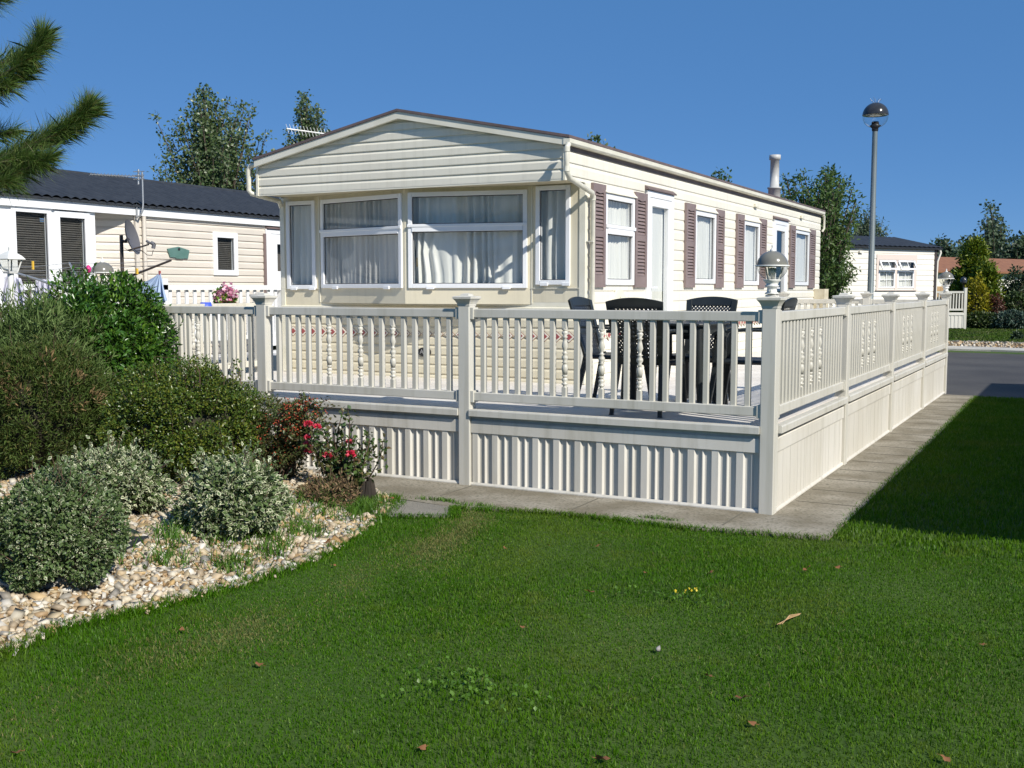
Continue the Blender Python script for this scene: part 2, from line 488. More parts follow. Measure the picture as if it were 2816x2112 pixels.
# pebbles: angular flint chips
ico_v, ico_f = None, None
_bm = __import__("bmesh").new()
__import__("bmesh").ops.create_icosphere(_bm, subdivisions=1, radius=1)
ico_v = np.array([v.co[:] for v in _bm.verts]); ico_f = np.array([[v.index for v in f.verts] for f in _bm.faces])
_bm.free()


def in_poly(x, y, poly):
    c = np.zeros(len(x), bool)
    n = len(poly)
    for i in range(n):
        x0, y0 = poly[i]; x1, y1 = poly[(i + 1) % n]
        cond = ((y0 > y) != (y1 > y)) & (x < (x1 - x0) * (y - y0) / (y1 - y0 + 1e-12) + x0)
        c ^= cond
    return c


def in_view(x, y, z=0.0, m=90):
    v = np.stack([x, y, np.full_like(x, z) - CAM_Z], 1)
    w = v @ _fw
    px = 1408 + F_PX * (v @ _rt) / np.maximum(w, 0.01)
    py = 1056 - F_PX * (v @ _up) / np.maximum(w, 0.01)
    return (w > 0.1) & (px > -m - 350) & (px < 2816 + m + 900) & (py < 2112 + m + 150)


def rot_batch(n):
    q = rng.normal(size=(n, 4)); q /= np.linalg.norm(q, axis=1)[:, None]
    w, x, y, z = q.T
    return np.stack([np.stack([1 - 2 * (y * y + z * z), 2 * (x * y - z * w), 2 * (x * z + y * w)], 1),
                     np.stack([2 * (x * y + z * w), 1 - 2 * (x * x + z * z), 2 * (y * z - x * w)], 1),
                     np.stack([2 * (x * z - y * w), 2 * (y * z + x * w), 1 - 2 * (x * x + y * y)], 1)], 1)


_h = np.array([(-1, -1, -1), (1, -0.8, -1), (0.8, 1, -1), (-1, 0.8, -1), (-0.7, -0.9, 0.9), (0.9, -0.6, 1), (0.5, 0.9, 0.8), (-0.8, 0.6, 1), (0, 0, 1.25), (0.1, -0.1, -1.2)]) * 0.74
_hf = np.array([(0, 1, 5), (0, 5, 4), (1, 2, 6), (1, 6, 5), (2, 3, 7), (2, 7, 6), (3, 0, 4), (3, 4, 7), (4, 5, 8), (5, 6, 8), (6, 7, 8), (7, 4, 8), (1, 0, 9), (2, 1, 9), (3, 2, 9), (0, 3, 9)])


def stones(name, x, y, z, size, m, chips=False):
    ico_v, ico_f = (_h, _hf) if chips else (globals()['ico_v'], globals()['ico_f'])
    n = len(x)
    rt = rot_batch(n)
    base = ico_v[None] * (1 + rng.uniform(-0.36, 0.36, (n, len(ico_v), 1)))
    sc3 = np.stack([rng.uniform(0.8, 1.35, n), rng.uniform(0.6, 1.0, n), rng.uniform(0.35, 0.7, n)], 1) * size[:, None]
    v = np.einsum('nij,nkj->nki', rt, base * sc3[:, None, :])
    v[:, :, 2] *= 0.75
    v += np.stack([x, y, z], 1)[:, None, :]
    nv = len(ico_v)
    fc = (ico_f[None] + (np.arange(n) * nv)[:, None, None]).reshape(-1)
    return raw_mesh(name, v.reshape(-1, 3), fc, np.arange(0, len(fc), 3), m)


M['pebble'] = leaf_mat("flint_pebble", [(0.40, 0.31, 0.18), (0.54, 0.47, 0.35), (0.28, 0.16, 0.055), (0.48, 0.42, 0.31), (0.22, 0.21, 0.19), (0.44, 0.29, 0.12), (0.66, 0.63, 0.56), (0.29, 0.21, 0.10), (0.58, 0.53, 0.43), (0.36, 0.34, 0.31), (0.50, 0.36, 0.18)], 0.6, 0.4, 0)
x = prng(-10.5, -3.5, 120000); y = prng(1.0, 7.45, 120000)
k = (x < bed_edge_x(y) + rng.normal(0, 0.035, len(x))) & in_view(x, y) & ((y < 6.9) | (x > -7))
x, y = x[k], y[k]
sz = np.clip(rng.lognormal(-4.12, 0.45, len(x)), 0.008, 0.044)
o = stones("gravel", x, y, bed_h(x, y) + 0.010 + sz * 0.25, sz, M['pebble'], True)
tag(o, kind='stuff')
x = prng(-12, 14, 5000); y = prng(30.5, 37, 5000)
a = np.interp(x, [-12, -2.3, 4, 14], [34.2, 33.3, 31.3, 30.5]); b = np.interp(x, [-12, -2.6, 4, 14], [37.6, 36.5, 35.2, 34.6])
k = (y > a) & (y < b)
sz = prng(0.03, 0.07, k.sum())
o = stones("gravel", x[k], y[k], np.full(k.sum(), 0.03), sz, M['pebble'], True)
tag(o, kind='stuff')


# ------------------------------------------------------------------ grass
def grass_mat(name, cols, dry):
    m = bpy.data.materials.new(name); m.use_nodes = True
    n, l = m.node_tree.nodes, m.node_tree.links
    b = n["Principled BSDF"]; b.inputs["Roughness"].default_value = 0.42; b.inputs["Specular IOR Level"].default_value = 0.14
    g = n.new("ShaderNodeNewGeometry"); rp = n.new("ShaderNodeValToRGB")
    el = rp.color_ramp.elements
    while len(el) < len(cols): el.new(0.5)
    for i, c in enumerate(cols): el[i].position = i / (len(cols) - 1); el[i].color = (*c, 1)
    l.new(g.outputs["Random Per Island"], rp.inputs[0])
    tc = n.new("ShaderNodeTexCoord"); out = rp.outputs[0]
    for scale, lo, hi, amt, c, dist in ((0.9, 0.46, 0.62, 0.40, (0.090, 0.195, 0.006), 0.5), (0.55, 0.53, 0.70, 0.42, dry, 0.8), (3.4, 0.57, 0.72, 0.45, dry, 0.0), (1.7, 0.30, 0.44, -0.6, (0.040, 0.112, 0.005), 0.0)):
        tx = n.new("ShaderNodeTexNoise"); tx.inputs["Scale"].default_value = scale; tx.inputs["Detail"].default_value = 3; tx.inputs["Distortion"].default_value = dist
        l.new(tc.outputs["Object"], tx.inputs["Vector"])
        r2 = n.new("ShaderNodeMapRange"); r2.inputs[1].default_value = lo; r2.inputs[2].default_value = hi
        r2.inputs[3].default_value = 0 if amt > 0 else -amt; r2.inputs[4].default_value = amt if amt > 0 else 0
        l.new(tx.outputs["Fac"], r2.inputs[0])
        mx = n.new("ShaderNodeMixRGB"); mx.inputs[2].default_value = (*c, 1)
        l.new(r2.outputs[0], mx.inputs[0]); l.new(out, mx.inputs[1]); out = mx.outputs[0]
    l.new(out, b.inputs["Base Color"])
    tr = n.new("ShaderNodeBsdfTranslucent"); l.new(out, tr.inputs[0])
    ms = n.new("ShaderNodeMixShader"); ms.inputs[0].default_value = 0.36
    l.new(b.outputs[0], ms.inputs[1]); l.new(tr.outputs[0], ms.inputs[2]); l.new(ms.outputs[0], n["Material Output"].inputs[0])
    return m


M['grass'] = grass_mat("lawn_grass", [(0.036, 0.118, 0.002), (0.056, 0.158, 0.003), (0.074, 0.184, 0.005), (0.044, 0.134, 0.003), (0.150, 0.250, 0.035)], (0.150, 0.185, 0.025))
M['grass_far'] = grass_mat("far_lawn_grass", [(0.050, 0.085, 0.014), (0.065, 0.105, 0.018), (0.080, 0.118, 0.026)], (0.14, 0.135, 0.05))
M['dry_strip'] = leaf_mat("dry_grass", [(0.12, 0.15, 0.030), (0.19, 0.18, 0.055), (0.10, 0.13, 0.025), (0.25, 0.22, 0.085)], 0.6, 0.3, 0.25)
M['tuft'] = leaf_mat("tuft_grass", [(0.050, 0.135, 0.010), (0.085, 0.185, 0.018), (0.12, 0.21, 0.03)], 0.45, 0.4, 0.3)


def blades(name, x, y, z, hgt, wid, m, lean=0.75, parent=None, origin=None):
    n = len(x)
    az = rng.uniform(0, 2 * np.pi, n)
    wd = np.stack([np.cos(az), np.sin(az), np.zeros(n)], 1)
    la = rng.uniform(0, 2 * np.pi, n); lm = rng.uniform(0.1, lean, n) * hgt
    ld = np.stack([np.cos(la), np.sin(la), np.zeros(n)], 1) * lm[:, None]
    p = np.stack([x, y, z], 1)
    up = np.zeros((n, 3)); up[:, 2] = hgt
    w2 = wd * (wid / 2)[:, None]
    v = np.stack([p - w2, p + w2, p + ld * 0.35 + up * 0.6 + w2 * 0.8, p + ld * 0.35 + up * 0.6 - w2 * 0.8, p + ld + up * rng.uniform(0.8, 1.0, n)[:, None]], 1)
    b = (np.arange(n) * 5)[:, None]
    lp = (b + np.array([0, 1, 2, 3, 3, 2, 4])).reshape(-1)
    st = (np.arange(n)[:, None] * 7 + np.array([0, 4])).reshape(-1)
    return raw_mesh(name, v.reshape(-1, 3), lp, st, m, parent, origin)


LAWN1 = [(p[0], p[1]) for p in BED_EDGE[:11]] + [(-4.56, 6.34), (-4.00, 6.62), (-4.10, 6.89), (-3.56, 7.05), (-2.95, 7.08), (-2.37, 7.04), (-1.47, 7.17), (2.18, 7.2), (2.18, 0.2)]


def scatter(poly, dens, jitter=0.0):
    q = np.array(poly); x0, y0 = q.min(0); x1, y1 = q.max(0)
    n = int((x1 - x0) * (y1 - y0) * dens)
    x, y = prng(x0, x1, n), prng(y0, y1, n)
    k = in_poly(x + rng.normal(0, jitter, n), y + rng.normal(0, jitter, n), poly) & in_view(x, y)
    return x[k], y[k]


x, y = scatter(LAWN1, 11500, 0.02)
h = prng(0.010, 0.027, len(x)) * (0.85 + 0.35 * np.sin(x * 3.1 + 1) * np.sin(y * 2.3))
d_edge = bed_edge_x(y) + 0.62 + 0.10 * np.sin(y * 2.2) - x            # a scalped, paler mowing strip along the bed
strip = rng.random(len(x)) < 0.95 * np.exp(-(d_edge / (0.20 + 0.05 * np.sin(y * 3.7))) ** 2) * np.clip(0.75 + 0.5 * np.sin(y * 1.9 + 2.0) + 0.25 * np.sin(x * 9 + y * 7), 0, 1) * np.clip((y - 2.9) / 1.0, 0.25, 1)
o = blades("lawn", x[~strip], y[~strip], np.zeros((~strip).sum()), h[~strip], prng(0.0024, 0.0046, (~strip).sum()), M['grass'])
tag(o, kind='stuff')
o = blades("lawn_dry_strip", x[strip], y[strip], np.zeros(strip.sum()), h[strip] * 0.75, prng(0.003, 0.005, strip.sum()), M['dry_strip'], 1.2)
tag(o, kind='stuff')
k = rng.random(len(x)) < 0.05 * (0.6 + 0.7 * np.sin(x * 1.7 + 0.5 * y) * np.sin(y * 2.9 + x))
o = blades("lawn_thatch", x[k] + 0.004, y[k] - 0.003, np.full(k.sum(), 0.004), h[k] * 0.85, prng(0.0018, 0.0032, k.sum()), M['dry_strip'], 2.4)
tag(o, kind='stuff')
LAWN2 = [(-1.47, 7.17), (2.18, 7.17), (2.18, 17.65), (-1.54, 18.03), (-1.49, 12.0)]
x, y = scatter(LAWN2, 3400, 0.015)
o = blades("lawn", x, y, np.zeros(len(x)), prng(0.02, 0.05, len(x)), prng(0.004, 0.009, len(x)), M['grass'])
tag(o, kind='stuff')
x, y = scatter([(-9, 37.6), (14, 35.4), (14, 47), (-9, 50)], 160)
o = blades("lawn", x, y, np.zeros(len(x)), prng(0.03, 0.07, len(x)), prng(0.03, 0.05, len(x)), M['grass_far'])
tag(o, kind='stuff')
# fringe of longer grass leaning over the path and gravel edges
pe = np.array([(-4.56, 6.34), (-4.00, 6.62), (-4.16, 6.90), (-3.56, 7.06), (-2.95, 7.09), (-2.37, 7.05), (-1.46, 7.18), (-1.45, 12.0), (-1.50, 18.0)])
t = np.sort(prng(0, len(pe) - 1.001, 5200)); i = t.astype(int); fr = (t - i)[:, None]
p = pe[i] * (1 - fr) + pe[i + 1] * fr + rng.normal(0, 0.025, (len(t), 2))
o = blades("lawn_fringe", p[:, 0], p[:, 1], np.full(len(p), 0.004), prng(0.02, 0.05, len(p)), prng(0.004, 0.006, len(p)), M['grass'], 1.3)
tag(o, kind='stuff')
t = np.sort(prng(2, len(_be) - 2.001, 5200)); i = t.astype(int); fr = (t - i)[:, None]
p = _be[i] * (1 - fr) + _be[i + 1] * fr + rng.normal(0, 0.04, (len(t), 2)) + np.array([0.03, 0])
o = blades("lawn_fringe", p[:, 0], p[:, 1], np.zeros(len(p)), prng(0.025, 0.065, len(p)), prng(0.003, 0.006, len(p)), M['grass'], 1.2)
tag(o, kind='stuff')
# weeds growing through the gravel
cl = []
for x0_, x1_, y0_, y1_, n_ in ((405, 470, 1120, 1165, 13), (345, 390, 1170, 1225, 5), (500, 620, 1130, 1185, 12), (580, 700, 1080, 1150, 14), (690, 760, 1060, 1110, 7), (215, 245, 1190, 1230, 4), (470, 520, 1175, 1215, 4)):
    for _ in range(n_):
        px_, py_ = rng.uniform(x0_, x1_), rng.uniform(y0_, y1_)
        d_ = _fw + _rt * ((px_ * _S - 1408) / F_PX) - _up * ((py_ * _S - 1056) / F_PX)
        cl.append(d_[:2] * ((0.09 - CAM_Z) / d_[2]))
cl = np.array(cl)
cl = cl[cl[:, 0] < bed_edge_x(cl[:, 1]) - 0.02]
p = np.repeat(cl, 60, 0) + rng.normal(0, 0.060, (len(cl) * 60, 2))
o = blades("weed_grass", p[:, 0], p[:, 1], bed_h(p[:, 0], p[:, 1]) + 0.01, prng(0.05, 0.13, len(p)), prng(0.005, 0.009, len(p)), M['tuft'], 1.4)
tag(o, kind='stuff')
p = np.repeat(np.array([(-4.74, 6.55), (-4.68, 6.44), (-4.82, 6.72), (-4.64, 6.36)]), 420, 0); p = p + rng.normal(0, 0.07, p.shape)
o = blades("weed_grass", p[:, 0], p[:, 1], np.full(len(p), 0.01), prng(0.05, 0.12, len(p)), prng(0.004, 0.007, len(p)), M['tuft'], 0.9)
tag(o, kind='stuff')
p = np.repeat(np.array([(-4.5, 7.05), (-4.4, 7.08), (-4.3, 7.06), (-4.15, 7.02), (-4.0, 7.05), (-2.7, 7.23), (-2.6, 7.22)]), 60, 0); p = p + rng.normal(0, 0.04, p.shape) * np.array([1.3, 0.4])
o = blades("weed_grass", p[:, 0], p[:, 1], np.full(len(p), 0.018), prng(0.015, 0.04, len(p)), prng(0.004, 0.007, len(p)), M['tuft'], 1.4)
tag(o, kind='stuff')


# ------------------------------------------------------------------ the mobile home
def sub_holes(a, b, za, zb, holes):
    zm = (za + zb) / 2
    iv = [(a, b)]
    for (h0, h1, hz0, hz1) in holes:
        if hz0 < zm < hz1:
            nv = []
            for (p, q) in iv:
                if h1 <= p or h0 >= q: nv.append((p, q)); continue
                if h0 > p: nv.append((p, h0))
                if h1 < q: nv.append((h1, q))
            iv = nv
    return iv


def siding(mb, z0, z1, pitch, ext, holes=(), depth=0.013, phase=0.0):
    """shiplap boards: flat face, scooped top, shadow line; ext(z) gives the left and right end at that height"""
    prof = [(0.0, 0.0), (0.05, 0.0015), (0.66, 0.0015), (0.78, -0.35), (0.90, -0.85), (1.0, -1.0)]
    k = 0
    zb = z0 - phase
    while zb < z1 - 1e-4:
        pr = []
        for t, o in prof:
            z = zb + t * pitch
            if t == 0: pr.append((max(z, z0), -depth)); pr.append((max(z, z0), 0.0))
            else: pr.append((min(max(z, z0), z1), o * depth if o < 0 else o))
        for (za, oa), (zc, oc) in zip(pr, pr[1:]):
            if zc - za < 1e-6 and abs(oa - oc) < 1e-6: continue
            ea, ec = ext(za), ext(zc)
            if ea[1] <= ea[0] and ec[1] <= ec[0]: continue
            iva = sub_holes(ea[0], ea[1], za, zc, holes)
            for (p, q) in iva:
                pa, qa = p, q
                pc = ec[0] if p == ea[0] else p
                qc = ec[1] if q == ea[1] else q
                if qc < pc: pc = qc = (pc + qc) / 2
                mb.add([(pa, -oa, za), (qa, -oa, za), (qc, -oc, zc), (pc, -oc, zc)], [(0, 1, 2, 3)])
        zb += pitch; k += 1


def curtain_mesh(mb, u0, u1, d, z0, z1, wl=0.07, amp=0.018, gather=None):
    n = max(12, int((u1 - u0) / 0.009))
    us = np.linspace(u0, u1, n)
    ph = np.cumsum(np.repeat(rng.uniform(0.5, 1.6, n // 8 + 1), 8)[:n]) * (2 * np.pi * (u1 - u0) / n / wl)
    am = amp * (0.65 + 0.5 * np.sin(us * 9.1 + rng.uniform(0, 6)))
    rows = np.linspace(z0, z1, 9)
    pts = []
    for z in rows:
        t = (z - z0) / (z1 - z0)
        for i, u in enumerate(us):
            du = 0
            if gather is not None:
                g = math.exp(-((t - 0.38) / 0.16) ** 2)
                du = (gather - u) * 0.45 * g * max(0, 1 - abs(u - gather) / 0.45)
            pts.append((u + du + 0.004 * math.sin(7 * t + i), d + am[i] * (1 - 0.45 * t) * math.copysign(abs(math.sin(ph[i] + 0.5 * math.sin(3 * t + i * 0.05))) ** 0.7, math.sin(ph[i] + 0.5 * math.sin(3 * t + i * 0.05))), z))
    f = []
    for j in range(len(rows) - 1):
        for i in range(n - 1):
            f.append((j * n + i, j * n + i + 1, (j + 1) * n + i + 1, (j + 1) * n + i))
    mb.add(pts, f, True)


def window(parent, fr, u0, u1, z0, z1, transom=None, fw=0.055, name="window", curtain='net', sill=True, proud=0.022, matf=None, gather=None, open_top=False, bars=False, feet=False):
    """a framed window on the wall frame fr=(P0, U, N); d<0 is outwards along -N"""
    mf = matf or M['upvc']
    f = MB(*fr)
    sl_ = [(z0, z1)] if transom is None else [(z0, transom - fw * 0.85), (transom + fw * 0.85, z1)]
    f.box(u0, u0 + fw, -proud, 0.05, z0, z1)
    f.box(u1 - fw, u1, -proud, 0.05, z0, z1)
    f.box(u0 + fw, u1 - fw, -proud, 0.05, z0, z0 + fw)
    f.box(u0 + fw, u1 - fw, -proud, 0.05, z1 - fw, z1)
    if transom is not None:
        f.box(u0 + fw, u1 - fw, -proud - 0.010, 0.05, transom - fw * 0.85, transom + fw * 0.85)
        f.box(u0 - 0.004, u1 + 0.004, -proud - 0.016, -proud - 0.001, transom + fw * 0.2, transom + fw * 0.85)
    if feet:
        for t in (0.16, 0.80):
            uu = u0 + (u1 - u0) * t
            f.box(uu, uu + 0.09, -proud - 0.022, -proud - 0.001, z0 - 0.012, z0 + 0.022)
    w = f.build(name, mf, parent, bevel=0.004)
    g = MB(*fr)
    for (a, b) in sl_:
        a2 = a + fw if a == z0 else a
        b2 = b - fw if b == z1 else b
        g.add([(u0 + fw, 0.009, a2), (u1 - fw, 0.009, a2), (u1 - fw, 0.009, b2), (u0 + fw, 0.009, b2)], [(0, 1, 2, 3)])
    g.build("pane", M['glass'], w)
    k = MB(*fr)
    t = 0.008
    for (a, b) in sl_:
        a2 = a + fw if a == z0 else a
        b2 = b - fw if b == z1 else b
        k.box(u0 + fw, u0 + fw + t, 0.001, 0.007, a2, b2); k.box(u1 - fw - t, u1 - fw, 0.001, 0.007, a2, b2)
        k.box(u0 + fw + t, u1 - fw - t, 0.001, 0.007, a2, a2 + t); k.box(u0 + fw + t, u1 - fw - t, 0.001, 0.007, b2 - t, b2)
    k.build("gasket", M['gasket'], w)
    if curtain in ('net', 'grey', 'thin'):
        c = MB(*fr)
        if curtain == 'net':
            curtain_mesh(c, u0 + 0.02, u1 - 0.02, 0.074, z0 + 0.03, z1 - 0.02, 0.10, 0.044, gather)
        else:
            curtain_mesh(c, u0 + 0.015, u1 - 0.015, 0.062, z0 + 0.03, z1 - 0.02, 0.08, 0.030, gather)
        c.build("curtain", M['curtain_dk'] if curtain == 'grey' else M['curtain'], w)
    elif curtain == 'blind':
        c = MB(*fr)
        z = z0 + fw + 0.01
        while z < z1 - fw:
            c.add([(u0 + fw, 0.045, z), (u1 - fw, 0.045, z), (u1 - fw, 0.062, z + 0.021), (u0 + fw, 0.062, z + 0.021)], [(0, 1, 2, 3)])
            z += 0.030
        c.build("blind", M['blind'], w)
    bk = MB(*fr)
    bk.box(u0 + 0.01, u1 - 0.01, 0.20, 0.21, z0 - 0.02, z1 + 0.02)
    bk.build("backing", M['interior'], w)
    if bars:
        b = MB(*fr)
        um = (u0 + u1) / 2
        for (a, bz) in sl_:
            a2 = a + fw if a == z0 else a
            b2 = bz - fw if bz == z1 else bz
            b.box(um - 0.009, um + 0.009, -0.004, 0.006, a2, b2)
            b.box(u0 + fw, um - 0.009, -0.004, 0.006, (a2 + b2) / 2 - 0.009, (a2 + b2) / 2 + 0.009)
            b.box(um + 0.009, u1 - fw, -0.004, 0.006, (a2 + b2) / 2 - 0.009, (a2 + b2) / 2 + 0.009)
        b.build("glazing_bars", mf, w)
    return w


XR, XL, YF, YG, YE = -4.65, -8.66, 10.35, 9.87, 21.40
GL, GR, ZS = -8.58, -4.67, 2.745
ZE, ZR, XM = 3.06, 3.50, -6.60        # eaves, ridge, ridge x
home = thing("mobile_home", ((XR + XL) / 2, (YF + YE) / 2, 0), "cream mobile home with bowed front windows and mauve shutters, on the railed deck", "mobile home")
SIDE = ((XR, 0, 0), (0, 1, 0), (-1, 0, 0))           # u runs along +Y, outwards is +X
FRONT = ((0, YF, 0), (1, 0, 0), (0, 1, 0))           # u runs along +X, outwards is -Y

side_holes = [(10.88, 11.66, 1.73, 2.65), (12.10, 12.95, 0.74, 2.78), (13.87, 14.70, 1.76, 2.66), (16.14, 16.96, 1.75, 2.65), (17.90, 18.74, 0.74, 2.78), (19.34, 20.36, 1.76, 2.67)]
mb = MB(*SIDE)
siding(mb, 0.10, ZE, 0.128, lambda z: ((YG if z > 2.745 else YF), YE), side_holes, depth=0.009)
siding(mb, ZE, 3.12, 0.128, lambda z: (YG, YE))
mb.build("side_wall", M['cream'], home)
mb = MB()
mb.box(XL - 0.02, XL, YF, YE, 0.1, ZE); mb.box(XL, XR - 0.03, YE - 0.02, YE, 0.1, ZE); mb.box(GL - 0.001, GL + 0.02, YG + 0.02, YF, 2.765, 3.12)
mb.exd([(XL, ZE), (XR - 0.03, ZE), (XM, ZR)], YE - 0.02, YE)
mb.build("rear_wall", M['cream'], home)
mb = MB(); mb.box(XR - 0.06, XR - 0.03, YG + 0.05, YE - 0.05, 2.8, ZE); mb.box(XL + 0.1, XR - 0.1, YF + 0.75, YF + 0.78, 0.7, 2.9)
mb.box(XR - 0.60, XR - 0.58, YF + 0.8, YE - 0.1, 0.7, 2.9); mb.box(XL + 0.05, XR - 0.05, YF + 0.02, YE - 0.05, 0.64, 0.66)
mb.build("inner_lining", M['interior'], home)

# gable with its overhang


def gext(z):
    zt = 3.115
    if z <= zt: return (GL, GR)
    t = (z - zt) / (3.535 - zt)
    return (GL + (XM - GL) * t, GR + (XM - GR) * t)


mb = MB((0, YG, 0), (1, 0, 0), (0, 1, 0))
siding(mb, ZS, 3.535, 0.102, gext, depth=0.013)
g = mb.build("gable", M['cream_gable'], home)
mb = MB(); mb.box(GL, GR, YG + 0.014, YF + 0.02, ZS + 0.002, ZS + 0.02); mb.build("soffit", M['soffit'], home)
for bx in ((GL - 0.03, GL - 0.001, YG - 0.012, YG + 0.03, ZS - 0.012, 3.06), (GR + 0.001, GR + 0.022, YG - 0.012, YG + 0.03, ZS - 0.012, 3.06), (GL - 0.001, GR + 0.001, YG + 0.0015, YG + 0.012, ZS - 0.015, ZS)):
    mb = MB(); mb.box(*bx); mb.build("corner_trim", M['cream_trim'], home)
# roof sheet with brown edge, cream barge boards and gutters
sl = (ZR + 0.035 - ZE - 0.05) / (XR + 0.07 - XM)
mb = MB()
ye0, ye1 = YG - 0.075, YE + 0.05
q = [(XM, 0), (XR + 0.07, 0), (XL - 0.07, 0)]
zt = ZR + 0.04
ze = ZE + 0.075
for a, b in ((XM, XR + 0.075), (GL - 0.02, XM)):
    za, zb = (zt, ze) if a == XM else (ze, zt)
    mb.exd([(a, za), (b, zb), (b, zb + 0.027), (a, za + 0.027)], ye0, ye1)
mb.build("roof", M['roof_brown'], home)
mb = MB()
for a, b in ((XM, XR + 0.06), (GL - 0.01, XM)):
    za, zb = (zt, ze) if a == XM else (ze, zt)
    mb.exd([(a, za - 0.075), (b, zb - 0.075), (b, zb - 0.002), (a, za - 0.002)], ye0 + 0.012, ye0 + 0.055)
mb.build("barge_board", M['cream_trim'], home)
mb = MB(*SIDE)
mb.exu([(-0.075, ze - 0.045), (-0.060, ze - 0.060), (-0.008, ze - 0.060), (-0.008, ze - 0.006), (-0.08, ze - 0.006)], ye0 + 0.005, YE + 0.02)
mb.build("gutter", M['cream_trim'], home)
mb = MB(*SIDE); mb.box(YG + 0.02, YE, -0.008, -0.001, ze - 0.105, ze - 0.0605); mb.build("eaves_strip", M['roof_brown'], home)
mb = MB()
mb.tube([(-4.575, 9.78, 3.07), (-4.575, 9.74, 3.03), (-4.575, 9.74, 2.80), (-4.575, 9.80, 2.745), (-4.575, 10.36, 2.64), (-4.60, 10.43, 2.58), (-4.60, 10.43, 0.10)], 0.027, 12)
for z in (2.99, 2.80, 2.57): mb.tube([(-4.575 if z > 2.7 else -4.60, 9.74 if z > 2.7 else 10.43, z), (-4.575 if z > 2.7 else -4.60, 9.74 if z > 2.7 else 10.43, z + 0.05)], 0.032, 12)
for z in (2.14, 1.3): mb.box(-4.66, -4.565, 10.36, 10.40, z, z + 0.012)
mb.build("downpipe", M['pipe'], home)
mb = MB()
mb.tube([(-8.60, 9.86, 3.09), (-8.69, 9.86, 3.08), (-8.72, 9.86, 3.04), (-8.72, 9.86, 2.80), (-8.70, 9.88, 2.765), (-8.60, 9.95, 2.73), (-8.60, 10.25, 2.70), (-8.71, 10.44, 2.6), (-8.71, 10.44, 0.1)], 0.028, 10)
mb.build("downpipe", M['pipe'], home)
mb = MB(); mb.tube([(-4.60, YE - 0.02, 3.07), (-4.59, YE + 0.02, 3.05), (-4.59, YE + 0.03, 2.82), (-4.62, YE + 0.01, 2.76)], 0.022, 8); mb.build("downpipe", M['pipe'], home)
# front wall: plain bowed window band above clad skirt
bx0, bxm, bx1, ybow = -8.08, -6.675, -5.27, 10.04


def nrm(a): a = np.array(a, float); return a / np.linalg.norm(a)


UL = nrm((bxm - bx0, ybow - YF, 0)); UR = nrm((bx1 - bxm, YF - ybow, 0))
LLEN = math.hypot(bxm - bx0, ybow - YF); RLEN = math.hypot(bx1 - bxm, YF - ybow)
PANELS = [(FRONT, XL, bx0, 1.462, (-8.57, -8.14, 1.655, 2.70), None, 'net', None),
          (((bx0, YF, 0), UL, (-UL[1], UL[0], 0)), 0, LLEN, 1.492, (0.035, LLEN - 0.035, 1.665, 2.70), 2.305, 'grey', None),
          (((bxm, ybow, 0), UR, (-UR[1], UR[0], 0)), 0, RLEN, 1.492, (0.045, RLEN - 0.045, 1.665, 2.705), 2.318, 'net', 0.13),
          (FRONT, bx1, XR - 0.06, 1.515, (-5.215, -4.815, 1.70, 2.735), None, 'net', None)]
mb = MB()
for fr, a, b, zb, w, tr, cu, ga in PANELS:
    mb.fr(*fr)
    e = 0.0
    mb.box(a, w[0] + 0.03, 0, 0.04, zb, ZS); mb.box(w[1] - 0.03, b, 0, 0.04, zb, ZS)
    mb.box(w[0] + 0.03, w[1] - 0.03, 0, 0.04, zb, w[2] + 0.03); mb.box(w[0] + 0.03, w[1] - 0.03, 0, 0.04, w[3] - 0.03, ZS)
mb.fr()
mb.add([(bx0, YF, 1.490), (bxm, ybow, 1.490), (bx1, YF, 1.490)], [(0, 1, 2)])
mb.build("front_panel", M['cream_front'], home)
tr_ = [(a, b, -0.012, -0.001, 1.660, 1.668) for a, b in ((XL, bx0), (bx1, XR - 0.06))] + [(u, u + 0.012, -0.008, -0.001, 1.50, ZS) for u in (bx0 - 0.012, bx1)]
tr_ += [(XR - 0.06, XR + 0.006, -0.010, 0.05, 0.66, ZS - 0.002), (XL - 0.006, XL + 0.05, -0.010, 0.03, 0.66, ZS - 0.002)]
for bx in tr_:
    mb = MB(*FRONT); mb.box(*bx); mb.build("corner_trim", M['cream_trim'], home)
mb = MB(*FRONT)
mb.exu([(0.0, 1.43), (-0.03, 1.435), (-0.03, 1.452), (0.0, 1.462)], XL, XR - 0.06)
mb.box(XL, XR - 0.06, 0.001, 0.02, 1.43, 1.53)
mb.build("ledge", M['cream_trim'], home)
mb = MB(*FRONT)
siding(mb, 0.10, 1.44, 0.108, lambda z: (XL + 0.05, XR - 0.06), phase=0.04)
mb.build("front_wall", M['cream_front'], home)
for fr, a, b, zb, w, tr, cu, ga in PANELS:
    window(home, fr, w[0], w[1], w[2], w[3], tr, 0.048, curtain=cu, gather=ga, feet=True)
# tie-back ornament and painted diamonds, oval badge
mb = MB(*PANELS[2][0]); mb.box(0.115, 0.155, 0.055, 0.07, 1.90, 2.0); mb.build("curtain_tieback", mat("gold_tieback", (0.42, 0.28, 0.07), 0.5), home)
mb = MB(*FRONT)


def diamonds(mb, us, zc, d0):
    for u in us:
        for i, (hw, hh) in enumerate(((0.072, 0.063), (0.064, 0.055), (0.042, 0.034))):
            mb.mi = i
            mb.exd([(u - hw, zc), (u, zc - hh), (u + hw, zc), (u, zc + hh)], d0 - 0.003 * (i + 1), d0)
    mb.mi = 0


